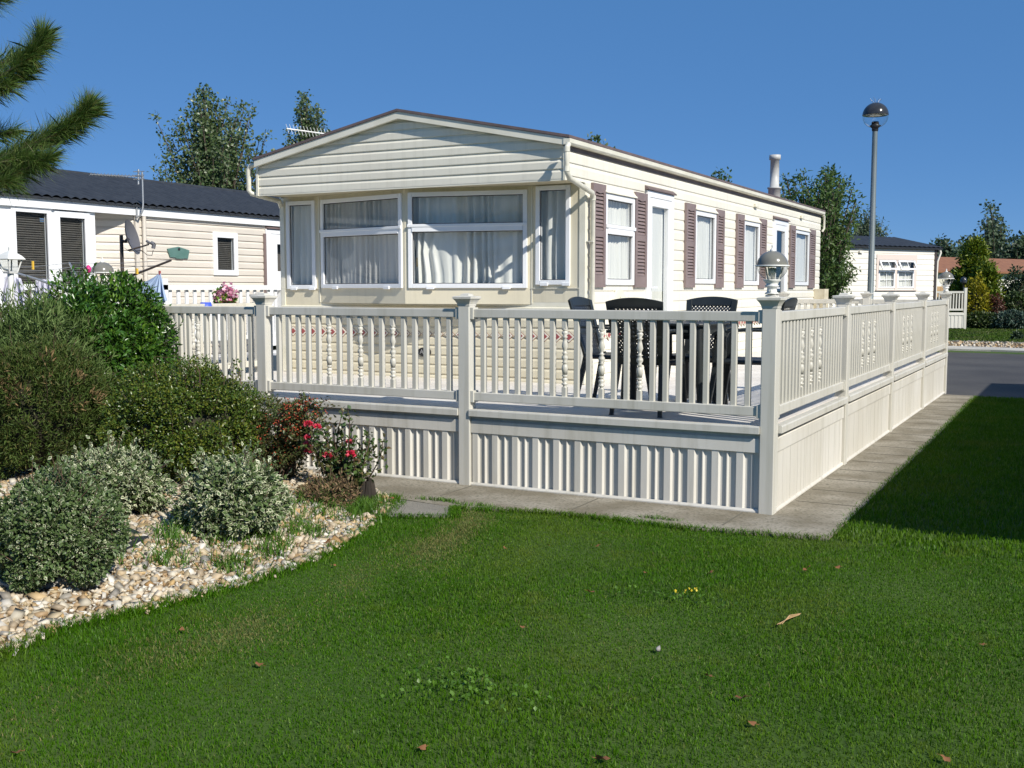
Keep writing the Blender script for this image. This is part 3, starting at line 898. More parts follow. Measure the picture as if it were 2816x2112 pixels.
diamonds(mb, np.arange(XL + 0.16, XR - 0.1, 0.147), 1.152, -0.0015)
mb.build("diamond_border", [M['brown_line'], M['cream_trim'], M['red']], home)
mb = MB(*SIDE); diamonds(mb, np.arange(10.55, YE - 0.1, 0.147), 1.152, -0.0015)
mb.build("diamond_border", [M['brown_line'], M['cream_trim'], M['red']], home)
mb = MB(*FRONT); uc, zc = -6.62, 0.947
mb.exd([(uc + 0.085 * math.cos(a), zc + 0.052 * math.sin(a)) for a in np.linspace(0, 2 * math.pi, 24, endpoint=False)], -0.020, -0.002)
badge = mb.build("badge", M['black'], home)


def text_mesh(name, s, size, loc, rotz, m, parent, thick=0.002, yaw_tilt=R(90)):
    c = bpy.data.curves.new(name, 'FONT'); c.body = s; c.size = size; c.extrude = thick; c.align_x = 'CENTER'; c.align_y = 'CENTER'
    t = bpy.data.objects.new(name, c); COL.objects.link(t)
    dg = bpy.context.evaluated_depsgraph_get()
    me = bpy.data.meshes.new_from_object(t.evaluated_get(dg))
    bpy.data.objects.remove(t)
    o = link_mesh(name, me, m, parent)
    o.location = Vector(loc) - Vector(org_of(parent))
    o.rotation_euler = (yaw_tilt, 0, rotz)
    return o


text_mesh("badge_lettering", "ABI", 0.075, (uc, YF - 0.022, zc), 0, M['silver'], badge)
# side windows with shutters
for i, (a, b, z0, z1, tr) in enumerate([(10.835, 11.680, 1.70, 2.68, 2.30), (13.835, 14.73, 1.73, 2.69, None), (16.11, 16.985, 1.72, 2.68, None), (19.31, 20.385, 1.725, 2.70, None)]):
    w = window(home, SIDE, a, b, z0, z1, tr, 0.06, curtain='thin', proud=0.026)
    mb = MB(*SIDE); mb.exu([(-0.002, z1 + 0.075), (-0.045, z1 + 0.012), (-0.045, z1 + 0.004), (-0.002, z1 + 0.004)], a - 0.03, b + 0.03); mb.build("drip_cap", M['cream_trim'], home)
for a, b in ((10.49, 10.825), (11.69, 12.06), (13.45, 13.825), (14.74, 15.10), (15.73, 16.10), (16.995, 17.37), (18.94, 19.30), (20.395, 20.87)):
    z0, z1 = 1.675, 2.76
    mb = MB(*SIDE)
    fw = 0.062
    mb.box(a, a + fw, -0.034, -0.003, z0, z1); mb.box(b - fw, b, -0.034, -0.003, z0, z1)
    zz = [z0, z0 + 0.13, z0 + 0.53, z0 + 0.60, z1 - 0.085, z1]
    for p, q in ((zz[0], zz[1]), (zz[2], zz[3]), (zz[4], zz[5])): mb.box(a + fw, b - fw, -0.033, -0.003, p, q)
    mb.box(a + fw, b - fw, -0.008, -0.003, zz[1], zz[4])
    for p, q in ((zz[1], zz[2]), (zz[3], zz[4])):
        n = int(round((q - p) / 0.040)); st = (q - p) / n
        for j in range(n):
            z = p + j * st
            mb.add([(a + fw, -0.032, z + 0.004), (b - fw, -0.032, z + 0.004), (b - fw, -0.011, z + st + 0.002), (a + fw, -0.011, z + st + 0.002),
                    (a + fw, -0.024, z), (b - fw, -0.024, z)], [(0, 1, 2, 3), (4, 5, 1, 0)])
    mb.exd([(a + fw, z1 - 0.085), ((a + b) / 2, z1 - 0.068), (b - fw, z1 - 0.085), ((a + b) / 2, z1 - 0.10)], -0.036, -0.0335)
    mb.build("shutter", M['shutter'], home)


def glazed_door(parent, fr, a, b, z0, z1, glass_z0, gl, curtain=True, handle_u=None, fw=0.075, lf=0.10):
    f = MB(*fr)
    f.box(a, a + fw, -0.03, 0.05, z0, z1); f.box(b - fw, b, -0.03, 0.05, z0, z1); f.box(a + fw, b - fw, -0.03, 0.05, z1 - fw, z1)
    i0, i1 = a + fw, b - fw
    d = -0.022
    f.box(i0, i0 + lf, d, 0.04, z0, z1 - fw - 0.002); f.box(i1 - lf, i1, d, 0.04, z0, z1 - fw - 0.002)
    f.box(i0 + lf, i1 - lf, d, 0.04, z1 - fw - lf, z1 - fw - 0.002); f.box(i0 + lf, i1 - lf, d, 0.04, z0, glass_z0)
    dr = f.build("door", M['upvc'], parent, bevel=0.003)
    g = MB(*fr); g.add([(i0 + lf, 0.008, glass_z0), (i1 - lf, 0.008, glass_z0), (i1 - lf, 0.008, z1 - fw - lf), (i0 + lf, 0.008, z1 - fw - lf)], [(0, 1, 2, 3)]); g.build("pane", M['glass'], dr)
    c = MB(*fr)
    if curtain: curtain_mesh(c, i0 + 0.01, i1 - 0.01, 0.060, glass_z0 - 0.02, z1 - fw - lf + 0.02, 0.05, 0.012); c.build("curtain", M['curtain'], dr)
    bk = MB(*fr); bk.box(a + 0.02, b - 0.02, 0.16, 0.17, z0, z1 - 0.02); bk.build("backing", M['interior'], dr)
    h = MB(*fr); u = handle_u if handle_u is not None else i0 + lf * 0.5
    h.box(u - 0.014, u + 0.014, d - 0.012, d - 0.001, z0 + 0.80, z0 + 1.02); h.box(u - 0.01, u + 0.12, d - 0.05, d - 0.036, z0 + 0.945, z0 + 0.965); h.box(u - 0.01, u + 0.01, d - 0.036, d - 0.012, z0 + 0.945, z0 + 0.965)
    h.build("handle", M['upvc'], dr)
    cpx = MB(*fr); cpx.exu([(-0.002, z1 + 0.055), (-0.055, z1 + 0.014), (-0.055, z1 + 0.004), (-0.002, z1 + 0.004)], a - 0.03, b + 0.03); cpx.build("drip_cap", M['roof_brown'], parent)
    return dr


glazed_door(home, SIDE, 12.07, 12.98, 0.72, 2.81, 0.95, True)
glazed_door(home, SIDE, 17.86, 18.77, 0.72, 2.80, 1.55, True, curtain=False)
mb = MB(*SIDE)
for u in (16.76, 19.78): mb.bbox(u - 0.08, u + 0.08, -0.05, -0.002, 2.92, 2.97, 0.01)
mb.build("vent_hood", M['cream_trim'], home)
mb = MB(*SIDE)
mb.exd([(11.25 + 0.19 * math.cos(a), 1.46 + 0.19 * math.sin(a)) for a in np.linspace(0, 2 * math.pi, 28, endpoint=False)], -0.03, -0.002)
mb.box(11.235, 11.255, -0.045, -0.031, 1.40, 1.57)
mb.build("wall_disc", M['cream_trim'], home)
mb = MB(*SIDE); mb.box(20.95, 21.30, -0.20, -0.003, 1.0, 1.66); mb.box(21.02, 21.1, -0.215, -0.2005, 1.25, 1.34); mb.build("meter_box", mat("stained_box", (0.52, 0.45, 0.30), 0.7, (0.66, 0.60, 0.45), 5), home)
mb = MB()
fx, fy = -5.25, 20.2
mb.lathe([(0.115, 3.1), (0.11, 3.50), (0.128, 3.505), (0.128, 3.53), (0.084, 3.54), (0.080, 4.03), (0.104, 4.035), (0.104, 4.12), (0.0, 4.125)], (fx, fy, 0), 18)
mb.build("flue", M['flue'], home)
mb = MB()
a0, a1 = P(721, 292, 19.6), P(619, 278, 19.2)
mb.tube([a0, a1], 0.015, 6)
for t in np.linspace(0.03, 0.98, 14):
    c = a0 * (1 - t) + a1 * t
    mb.tube([c + np.array([0.05, -0.02, -0.09]), c + np.array([-0.05, 0.02, 0.09])], 0.004, 4)
mb.tube([a0 + np.array([-0.05, 0, 0.01]), a0 + np.array([-0.05, 0, -0.9])], 0.018, 6)
mb.build("aerial", M['white_plastic'], home)

# ------------------------------------------------------------------ the raised deck
DZ = 0.655                                             # deck floor height
XD0, XD1, YD0, YD1 = -8.90, -2.02, 7.80, 18.34        # post centre lines of the deck
M['deck_floor'] = None


def floor_mat():
    m = bpy.data.materials.new("ribbed_deck_board"); m.use_nodes = True
    n, l = m.node_tree.nodes, m.node_tree.links
    b = n["Principled BSDF"]; b.inputs["Roughness"].default_value = 0.6
    tc = n.new("ShaderNodeTexCoord"); sp = n.new("ShaderNodeSeparateXYZ"); l.new(tc.outputs["Object"], sp.inputs[0])
    mu = n.new("ShaderNodeMath"); mu.operation = 'MULTIPLY'; mu.inputs[1].default_value = 2 * math.pi / 0.0175
    sn = n.new("ShaderNodeMath"); sn.operation = 'SINE'
    l.new(sp.outputs["Y"], mu.inputs[0]); l.new(mu.outputs[0], sn.inputs[0])
    bm = n.new("ShaderNodeBump"); bm.inputs["Strength"].default_value = 0.7; bm.inputs["Distance"].default_value = 0.0009
    l.new(sn.outputs[0], bm.inputs["Height"]); l.new(bm.outputs[0], b.inputs["Normal"])
    tx = n.new("ShaderNodeTexNoise"); tx.inputs["Scale"].default_value = 2.5; tx.inputs["Detail"].default_value = 5; l.new(tc.outputs["Object"], tx.inputs["Vector"])
    rp = n.new("ShaderNodeValToRGB"); rp.color_ramp.elements[0].position = 0.35; rp.color_ramp.elements[1].position = 0.7
    rp.color_ramp.elements[0].color = (0.62, 0.58, 0.53, 1); rp.color_ramp.elements[1].color = (0.74, 0.71, 0.66, 1)
    l.new(tx.outputs["Fac"], rp.inputs[0]); l.new(rp.outputs[0], b.inputs["Base Color"])
    return m


M['deck_floor'] = floor_mat()
deck = thing("deck", ((XD0 + XD1) / 2, YD0, 0), "raised beige plastic deck with corrugated skirting round the cream mobile home", "deck")
mb = MB()
y = YD0 - 0.005
while y < YF - 0.002:
    mb.box(XD0 + 0.03, XD1 - 0.02, y, min(y + 0.143, YF - 0.002), DZ - 0.03, DZ); y += 0.147
x = XR + 0.03
while x < XD1 - 0.03:
    mb.box(x, min(x + 0.143, XD1 - 0.02), YF, YD1, DZ - 0.03, DZ); x += 0.147
mb.build("floor", M['deck_floor'], deck)
PX_FRONT = [-8.845, -6.745, -4.575, -2.03]             # post centres of the front run
PY_SIDE = [7.805, 10.355, 13.015, 15.70, 18.34]        # post centres of the side run
HP = 0.055


def nosing(fr, a, b, parent):
    mb = MB(*fr)
    mb.exu([(-0.015, DZ - 0.052), (-0.015, DZ - 0.006), (-0.011, DZ + 0.004), (0.045, DZ + 0.004), (0.045, DZ - 0.052)], a, b)
    mb.build("edge_board", M['deck'], parent, bevel=0)
    mb = MB(*fr)
    mb.box(a, b, 0.047, 0.060, 0.46, DZ - 0.055)
    mb.build("backing_board", M['skirt'], parent)
    mb = MB(*fr)
    mb.exu([(0.018, 0.462), (0.018, 0.560), (0.024, 0.566), (0.042, 0.566), (0.042, 0.462)], a + 0.004, b - 0.004)
    mb.build("fascia", M['skirt'], parent)


def corrugated(fr, a, b, parent, flat=False):
    mb = MB(*fr)
    if flat:                                           # tongue and groove boards
        n = max(1, int(round((b - a) / 0.115))); st = (b - a) / n
        for i in range(n):
            mb.exd([(a + i * st + 0.002, 0.03), (a + (i + 1) * st - 0.002, 0.03), (a + (i + 1) * st - 0.002, 0.462), (a + i * st + 0.002, 0.462)], 0.030 + 0.0006 * (i % 2), 0.040)
        mb.box(a, b, 0.0365, 0.0395, 0.03, 0.462) if False else None
        mb.box(a, b, 0.0402, 0.044, 0.03, 0.462)
    else:                                              # deep trapezoid sheet
        per = 0.183
        n = max(1, int(round((b - a) / per))); st = (b - a) / n
        q = [(a, 0.043)]
        for i in range(n):
            u = a + i * st
            q += [(u + st * 0.06, 0.043), (u + st * 0.07, 0.024), (u + st * 0.34, 0.024), (u + st * 0.41, 0.043), (u + st * 0.66, 0.043), (u + st * 0.67, 0.028), (u + st * 0.70, 0.028), (u + st * 0.76, 0.043)]
        q += [(b, 0.043)]
        pts = [(u, d, 0.03) for u, d in q] + [(u, d, 0.466) for u, d in q]
        k = len(q)
        mb.add(pts, [(i, i + 1, k + i + 1, k + i) for i in range(k - 1)])
        mb.box(a, b, 0.047, 0.053, 0.02, 0.458)
    mb.build("skirting_panel", M['skirt'], parent)
    mb = MB(*fr)
    mb.exu([(0.012, 0.019), (0.012, 0.028), (0.022, 0.044), (0.028, 0.044), (0.028, 0.019)], a, b)
    mb.build("base_strip", M['skirt'], parent)


FR_F = ((0, YD0 - HP, 0), (1, 0, 0), (0, 1, 0))
FR_S = ((XD1 + HP, 0, 0), (0, 1, 0), (-1, 0, 0))
FR_L = ((XD0, 0, 0), (0, -1, 0), (1, 0, 0))
for a, b in zip(PX_FRONT, PX_FRONT[1:]):
    nosing(FR_F, a + HP, b - HP, deck); corrugated(FR_F, a + HP, b - HP, deck)
for a, b in zip(PY_SIDE, PY_SIDE[1:]):
    nosing(FR_S, a + HP, b - HP, deck); corrugated(FR_S, a + HP, b - HP, deck, True)

# ------------------------------------------------------------------ railings
bal_me, turn_me, post_me, cap_me = None, None, None, None
BH = 0.64


def proto_mesh(mb, name, mats):
    o = mb.build(name, mats); me = o.data; bpy.data.objects.remove(o); return me


mb = MB(); mb.bbox(-0.021, 0.021, -0.021, 0.021, -BH / 2, BH / 2, 0.004); bal_me = proto_mesh(mb, "baluster", M['deck'])
mb = MB(); h = BH / 2
mb.bbox(-0.020, 0.020, -0.020, 0.020, -h, -h + 0.085, 0.004); mb.bbox(-0.020, 0.020, -0.020, 0.020, h - 0.085, h, 0.004)
pr = [(0.020, -h + 0.085), (0.013, -h + 0.098), (0.0265, -h + 0.108), (0.0265, -h + 0.116), (0.014, -h + 0.122), (0.0265, -h + 0.142), (0.023, -h + 0.155), (0.013, -h + 0.165), (0.0265, -h + 0.178), (0.013, -h + 0.19),
      (0.015, -0.16), (0.0265, -0.085), (0.023, -0.06), (0.012, -0.045), (0.0265, -0.038), (0.013, -0.028), (0.0265, -0.008), (0.0265, 0.008), (0.013, 0.028), (0.0265, 0.038), (0.012, 0.045), (0.014, 0.06),
      (0.0265, 0.09), (0.018, 0.13), (0.013, h - 0.165), (0.0265, h - 0.155), (0.013, h - 0.145), (0.0265, h - 0.125), (0.023, h - 0.112), (0.012, h - 0.105), (0.0265, h - 0.098), (0.020, h - 0.085)]
mb.lathe(pr, n=10); turn_me = proto_mesh(mb, "turned_baluster", M['deck'])
mb = MB(); mb.bbox(-HP, HP, -HP, HP, 0.0, 1.535, 0.007); post_me = proto_mesh(mb, "post", M['deck'])
mb = MB()


def sq_lathe(mb, prof, c=(0, 0, 0), b=0.006):
    pts = []
    for r, z in prof:
        pts += [(c[0] + sx * r, c[1] + sy * r, c[2] + z) for sx, sy in ((-1, -1), (1, -1), (1, 1), (-1, 1))]
    f = []
    for i in range(len(prof) - 1):
        for k in range(4): f.append((i * 4 + k, i * 4 + (k + 1) % 4, (i + 1) * 4 + (k + 1) % 4, (i + 1) * 4 + k))
    f.append(tuple(range(len(pts) - 4, len(pts))))
    mb.add(pts, f)


sq_lathe(mb, [(HP + 0.002, 1.515), (HP + 0.003, 1.530), (HP + 0.012, 1.550), (HP + 0.024, 1.568), (HP + 0.032, 1.574), (HP + 0.032, 1.590), (HP + 0.024, 1.594), (0.040, 1.598), (0.036, 1.612), (0.015, 1.618)])
cap_me = proto_mesh(mb, "post_cap", M['deck'])


def inst(name, me, parent, loc, rz=0.0):
    o = bpy.data.objects.new(name, me); COL.objects.link(o); o.parent = parent
    o.location = Vector(loc) - Vector(org_of(parent)); o.rotation_euler = (0, 0, rz)
    return o


def add_post(parent, x, y, cap=True, rz=0.0):
    p = inst("post", post_me, parent, (x, y, 0), rz)
    if cap:
        c = bpy.data.objects.new("post_cap", cap_me); COL.objects.link(c); c.parent = p
    return p


def railing_bay(parent, a, b, n, turned, toff=0.0):
    """a, b: post centres (x, y); n members of which the 1-based ones in `turned` are turned"""
    a, b = np.array(a, float), np.array(b, float)
    L = np.linalg.norm(b - a); U = (b - a) / L; N = np.array([-U[1], U[0]])
    mb = MB((a[0], a[1], 0), (U[0], U[1], 0), (N[0], N[1], 0))
    for z0, z1 in ((1.418, 1.490), (0.728, 0.800)):
        mb = MB((a[0], a[1], 0), (U[0], U[1], 0), (N[0], N[1], 0))
        mb.ext([(HP + 0.018, -0.032), (L - HP - 0.018, -0.032), (L - HP - 0.018, 0.032), (HP + 0.018, 0.032)], z0, z1)
        mb.build("rail", M['deck'], parent, bevel=0.006)
    for z0, z1 in ((1.405, 1.502), (0.715, 0.812)):
        for u in (HP, L - HP - 0.030):
            mb = MB((a[0], a[1], 0), (U[0], U[1], 0), (N[0], N[1], 0)); mb.box(u, u + 0.030, -0.044, 0.044, z0, z1)
            mb.build("rail_bracket", M['deck'], parent, bevel=0.003)
    ang = math.atan2(U[1], U[0])
    for i in range(1, n + 1):
        u = HP + (L - 2 * HP) * i / (n + 1)
        if i == n: u = min(u, L - HP - 0.05)
        p = a + U * u
        if i in turned: inst("turned_baluster", turn_me, parent, (p[0], p[1], 1.109), ang)
        else: inst("baluster", bal_me, parent, (p[0], p[1], 1.109), ang)


rl = thing("deck_railing", (XD1, YD0, 0), "beige baluster railing along the lawn side of the deck, with four capped posts", "railing", "deck railings")
for x in PX_FRONT: add_post(rl, x, YD0)
railing_bay(rl, (PX_FRONT[0], YD0), (PX_FRONT[1], YD0), 17, (5, 8, 11))
railing_bay(rl, (PX_FRONT[1], YD0), (PX_FRONT[2], YD0), 17, (6, 9, 12))
railing_bay(rl, (PX_FRONT[2], YD0), (PX_FRONT[3], YD0), 22, (8, 11, 14))
rl = thing("deck_railing", (XD1, PY_SIDE[-1], 0), "beige railing receding beside the concrete path to the asphalt road", "railing", "deck railings")
for y in PY_SIDE[1:]: add_post(rl, XD1, y)
for a, b in zip(PY_SIDE, PY_SIDE[1:]): railing_bay(rl, (XD1, a), (XD1, b), 22, (8, 11, 14))
rl = thing("deck_railing", (XD0, YF, 0), "beige railing behind the glossy bush, leading back to the house wall", "railing", "deck railings")
add_post(rl, PX_FRONT[0], 10.15)
railing_bay(rl, (PX_FRONT[0], YD0), (PX_FRONT[0], 10.15), 18, (7, 10, 13))
rl = thing("deck_railing", (-3.2, PY_SIDE[-1], 0), "beige railing across the far end of the deck, below the street lamp", "railing", "deck railings")
add_post(rl, -3.22, PY_SIDE[-1]); add_post(rl, XR + 0.08, PY_SIDE[-1])
railing_bay(rl, (-3.22, PY_SIDE[-1]), (XD1, PY_SIDE[-1]), 10, (5, 6))
railing_bay(rl, (XR + 0.08, PY_SIDE[-1]), (-3.22, PY_SIDE[-1]), 11, (5, 7))


# ------------------------------------------------------------------ globe lamps
def post_lamp(loc, label, group="globe lamps on the deck posts"):
    t = thing("globe_lamp", loc, label, "lamp", group)
    c = np.array(loc)
    m = MB(); m.lathe([(0.0, 0.0), (0.050, 0.0), (0.050, 0.008), (0.036, 0.016), (0.034, 0.045), (0.048, 0.052), (0.052, 0.060), (0.040, 0.068), (0.050, 0.086), (0.066, 0.10), (0.064, 0.104), (0.03, 0.106)], c, 20)
    m.box(c[0] - 0.008, c[0] + 0.008, c[1] - 0.052, c[1] - 0.036, c[2] + 0.018, c[2] + 0.034)
    m.build("neck", M['white_plastic'], t)
    m = MB(); m.lathe([(0.060, 0.098)] + [(0.110 * math.cos(a), 0.200 + 0.106 * math.sin(a)) for a in np.linspace(R(-62), R(-2), 9)], c, 28); m.build("bowl", M['bowl'], t)
    m = MB()
    for k in range(3):
        a = k * 2.1 + 0.4
        m.tube([c + np.array([0.045 * math.cos(a), 0.045 * math.sin(a), 0.10]), c + np.array([0.075 * math.cos(a), 0.075 * math.sin(a), 0.19])], 0.006, 6)
    m.lathe([(0.0, 0.10), (0.022, 0.10), (0.022, 0.145), (0.028, 0.15), (0.028, 0.185), (0.01, 0.19)], c, 14); m.build("bulb_holder", M['white_plastic'], t)
    m = MB(); m.lathe([(0.112, 0.197), (0.121, 0.197), (0.121, 0.207), (0.112, 0.207)], c, 32); m.build("band", M['white_plastic'], t)
    m = MB(); m.lathe([(0.111, 0.205)] + [(0.111 * math.cos(a), 0.206 + 0.104 * math.sin(a)) for a in np.linspace(0.03, R(84), 10)] + [(0.0, 0.312)], c, 32); m.build("dome", M['dome'], t)
    m = MB(); m.lathe([(0.020, 0.308), (0.020, 0.318), (0.011, 0.322), (0.007, 0.336), (0.010, 0.345), (0.004, 0.354), (0.0, 0.362)], c, 12); m.build("finial", M['white_plastic'], t)
    return t


post_lamp((PX_FRONT[3], YD0, 1.617), "grey domed globe lamp on the corner deck post nearest the chairs")
post_lamp((PX_FRONT[0], YD0, 1.617), "grey domed globe lamp peeping over the glossy laurel bush")
post_lamp((XD1, PY_SIDE[-1], 1.617), "grey domed globe lamp on the last deck post, by the road")


# ------------------------------------------------------------------ garden chairs and table
def make_chair():
    t = thing("garden_chair", (0, 0, 0), "chair", "chair")
    mt = M['chair']
    W2 = 0.235

    def bk(s, z):                                       # backrest plane: returns (y, half width)
        tt = (z - 0.40) / 0.53
        return -0.195 - 0.150 * tt, 0.205 + 0.035 * tt
    # back frame: two stiles, a bowed top rail and two cross rails
    m = MB()
    th = 0.022

    def bar(p0, p1, w0, w1, zt0=None):
        pass
    zs = [0.40, 0.55, 0.70, 0.82, 0.90]
    for sx in (-1, 1):
        pts = []
        for z in zs:
            y, hw = bk(0, z)
            o, i = sx * hw, sx * (hw - 0.052)
            pts += [(o, y - th / 2, z), (i, y - th / 2, z), (i, y + th / 2, z), (o, y + th / 2, z)]
        f = []
        for k in range(len(zs) - 1):
            for j in range(4): f.append((k * 4 + j, k * 4 + (j + 1) % 4, (k + 1) * 4 + (j + 1) % 4, (k + 1) * 4 + j))
        m.add(pts, f)

    def rail(zl, zh, bow):
        n = 12
        pts = []
        for k in range(n + 1):
            s = -1 + 2 * k / n
            zc0 = zl; zc1 = zh + bow * (1 - s * s)
            ya, hw = bk(0, zc0); yb, hb = bk(0, zc1)
            bend = -0.018 * (1 - s * s)
            pts += [(s * hw, ya - th / 2 + bend, zc0), (s * hb, yb - th / 2 + bend, zc1), (s * hb, yb + th / 2 + bend, zc1), (s * hw, ya + th / 2 + bend, zc0)]
        f = []
        for k in range(n):
            for j in range(4): f.append((k * 4 + j, (k + 1) * 4 + j, (k + 1) * 4 + (j + 1) % 4, k * 4 + (j + 1) % 4))
        f += [(0, 1, 2, 3), tuple(n * 4 + j for j in (3, 2, 1, 0))]
        m.add(pts, f)
    rail(0.852, 0.90, 0.032); rail(0.605, 0.632, 0); rail(0.40, 0.465, 0)
    m.build("back_frame", mt, t, bevel=0.004)
    # pierced lattice panels
    m = MB()
    for zl, zh in ((0.63, 0.856), (0.463, 0.607)):
        cell = 0.034
        nz = int(round((zh - zl) / cell)); nx = 11
        for i in range(nx):
            for j in range(nz):
                zc = zl + (j + 0.5) * (zh - zl) / nz
                y, hw = bk(0, zc); hw -= 0.05
                cw = 2 * hw / nx; xc = -hw + (i + 0.5) * cw; ch = (zh - zl) / nz
                yt = -0.0055 - 0.018 * (1 - (xc / (hw + 0.05)) ** 2)
                dz = 0.283 * 0.5 * ch
                for sa in (-1, 1):
                    a = np.array([xc - cw / 2, y + yt + dz * (sa), zc - sa * ch / 2]); b = np.array([xc + cw / 2, y + yt - dz * sa, zc + sa * ch / 2])
                    d = nrm(b - a); n_ = np.array([0, 1.0, 0.283]); n_ = n_ / np.linalg.norm(n_); w = np.cross(d, n_) * 0.0062
                    m.add([a - w, a + w, b + w, b - w, a - w + n_ * 0.008, a + w + n_ * 0.008, b + w + n_ * 0.008, b - w + n_ * 0.008],
                          [(0, 1, 2, 3), (7, 6, 5, 4), (0, 4, 5, 1), (3, 2, 6, 7)], False, True)
                r = 0.0095
                c = np.array([xc - cw / 2, y + yt, zc - ch / 2])
                m.add([c + np.array([r * math.cos(a), -0.001, r * math.sin(a)]) for a in np.linspace(0, 2 * math.pi, 6, endpoint=False)] +
                      [c + np.array([r * math.cos(a), 0.009, r * math.sin(a)]) for a in np.linspace(0, 2 * math.pi, 6, endpoint=False)],
                      [tuple(range(6)), tuple(range(11, 5, -1))], False, True)
    m.build("lattice_back", mat("glare_lattice_plastic", (0.040, 0.045, 0.052), 0.35, (0.030, 0.034, 0.040), 9, spec=0.8), t)  # lighter than the frame: sun glare put into the lattice colour
    # dished seat
    m = MB()
    nx, ny = 10, 10
    top, bot = [], []
    for j in range(ny + 1):
        v = j / ny
        for i in range(nx + 1):
            s = -1 + 2 * i / nx
            hw = 0.215 + 0.02 * v
            yy = -0.20 + 0.44 * v + (-0.02 * s * s * v)
            z = 0.432 - 0.018 * (1 - s * s) * math.sin(math.pi * min(1, v * 1.1)) - (0.025 * max(0, v - 0.85) / 0.15)
            top.append((s * hw, yy, z)); bot.append((s * hw, yy, z - 0.018 - 0.018 * (abs(s) > 0.95 or v > 0.95)))
    f = []
    K = (nx + 1) * (ny + 1)
    for j in range(ny):
        for i in range(nx):
            a = j * (nx + 1) + i
            f.append((a, a + 1, a + nx + 2, a + nx + 1)); f.append((K + a + nx + 1, K + a + nx + 2, K + a + 1, K + a))
    for i in range(nx):
        a, b = i, ny * (nx + 1) + i
        f += [(a + 1, a, K + a, K + a + 1), (b, b + 1, K + b + 1, K + b)]
    for j in range(ny):
        a, b = j * (nx + 1), j * (nx + 1) + nx
        f += [(a, a + nx + 1, K + a + nx + 1, K + a), (b + nx + 1, b, K + b, K + b + nx + 1)]
    m.add(top + bot, f, True, True)
    m.build("seat", mt, t)
    # legs: tapered angle section, splayed
    for sx in (-1, 1):
        for (x0, y0, x1, y1, z1) in ((0.205, 0.20, 0.235, 0.265, 0.64), (0.200, -0.185, 0.215, -0.285, 0.44)):
            m = MB()
            w0, w1 = 0.030, 0.046
            pts = []
            for t_, z in ((0, 0.0), (0.55, 0.42), (1, z1)):
                if z1 > 0.5:
                    x = x1 + (x0 + 0.02 - x1) * min(1, z / 0.45); yy = y1 + (y0 - y1) * min(1, z / 0.45) - (0.02 if z > 0.5 else 0)
                    w = w0 + (w1 - w0) * min(1, z / 0.42) - (0.012 if z > 0.5 else 0)
                else:
                    x = x1 + (x0 - x1) * z / z1; yy = y1 + (y0 - y1) * z / z1; w = w0 + (w1 - w0) * z / z1
                x *= sx
                pts += [(x - sx * w * 0.9, yy - w / 2, z), (x + sx * 0.004, yy - w / 2, z), (x + sx * 0.004, yy + w / 2, z), (x - sx * w * 0.9, yy + w / 2, z)]
            f = [(0, 1, 2, 3)]
            for k in range(2):
                for j in range(4): f.append((k * 4 + j, k * 4 + (j + 1) % 4, (k + 1) * 4 + (j + 1) % 4, (k + 1) * 4 + j))
            f.append((8, 9, 10, 11))
            m.add(pts, f, False, True)
            m.build("leg", mt, t, bevel=0.005)
        m = MB()                                        # arm
        path = [(-0.275, 0.665), (-0.20, 0.672), (-0.05, 0.672), (0.10, 0.664), (0.19, 0.655), (0.225, 0.635), (0.235, 0.60)]
        pts = []
        for k, (yy, z) in enumerate(path):
            w = 0.024 + 0.010 * math.sin(math.pi * k / (len(path) - 1))
            xc = sx * (0.232 + 0.012 * math.sin(math.pi * k / (len(path) - 1)))
            pts += [(xc - w, yy, z - 0.011), (xc + w, yy, z - 0.011), (xc + w, yy, z + 0.008), (xc - w, yy, z + 0.008)]
        f = [(0, 1, 2, 3)]
        for k in range(len(path) - 1):
            for j in range(4): f.append((k * 4 + j, k * 4 + (j + 1) % 4, (k + 1) * 4 + (j + 1) % 4, (k + 1) * 4 + j))
        f.append(tuple((len(path) - 1) * 4 + j for j in range(4)))
        m.add(pts, f, False, True)
        m.build("arm", mt, t, bevel=0.005)
    return t


ch0 = make_chair()
for i, (x, y, rz, lb) in enumerate([
        (-3.13, 8.235, 0, "black garden chair with its latticed back turned to the railing and lawn"),
        (-3.675, 8.83, -90, "black garden chair seen side-on, its bluish back next to the bow window"),
        (-3.02, 9.19, 180, "black garden chair facing the camera across the table, near the glazed door"),
        (-2.46, 8.73, 92, "black garden chair tucked behind the corner lamp post")]):
    c = ch0 if i == 0 else copy_tree(ch0)
    c.location = (x, y, DZ); c.rotation_euler = (0, 0, R(rz)); c["label"] = lb; c["group"] = "garden chairs round the table"
tb = thing("garden_table", (-3.08, 8.73, DZ), "black plastic garden table standing between the four chairs on the deck", "table")
m = MB(); c = np.array([-3.08, 8.73]); h = 0.375
q = []
for cx, cy, a0 in ((1, 1, 0), (-1, 1, 90), (-1, -1, 180), (1, -1, 270)):
    for k in range(5):
        a = R(a0 + 22.5 * k); q.append((c[0] + cx * (h - 0.08) + 0.08 * math.cos(a), c[1] + cy * (h - 0.08) + 0.08 * math.sin(a)))
m.ext(q, DZ + 0.70, DZ + 0.722)
m.build("table_top", M['chair'], tb, bevel=0.006)
m = MB()
for u0, u1, v0, v1 in ((-h + 0.05, h - 0.05, -h + 0.045, -h + 0.06), (-h + 0.05, h - 0.05, h - 0.06, h - 0.045), (-h + 0.045, -h + 0.06, -h + 0.062, h - 0.062), (h - 0.06, h - 0.045, -h + 0.062, h - 0.062)):
    m.box(c[0] + u0, c[0] + u1, c[1] + v0, c[1] + v1, DZ + 0.63, DZ + 0.699)
m.build("apron", M['chair'], tb)
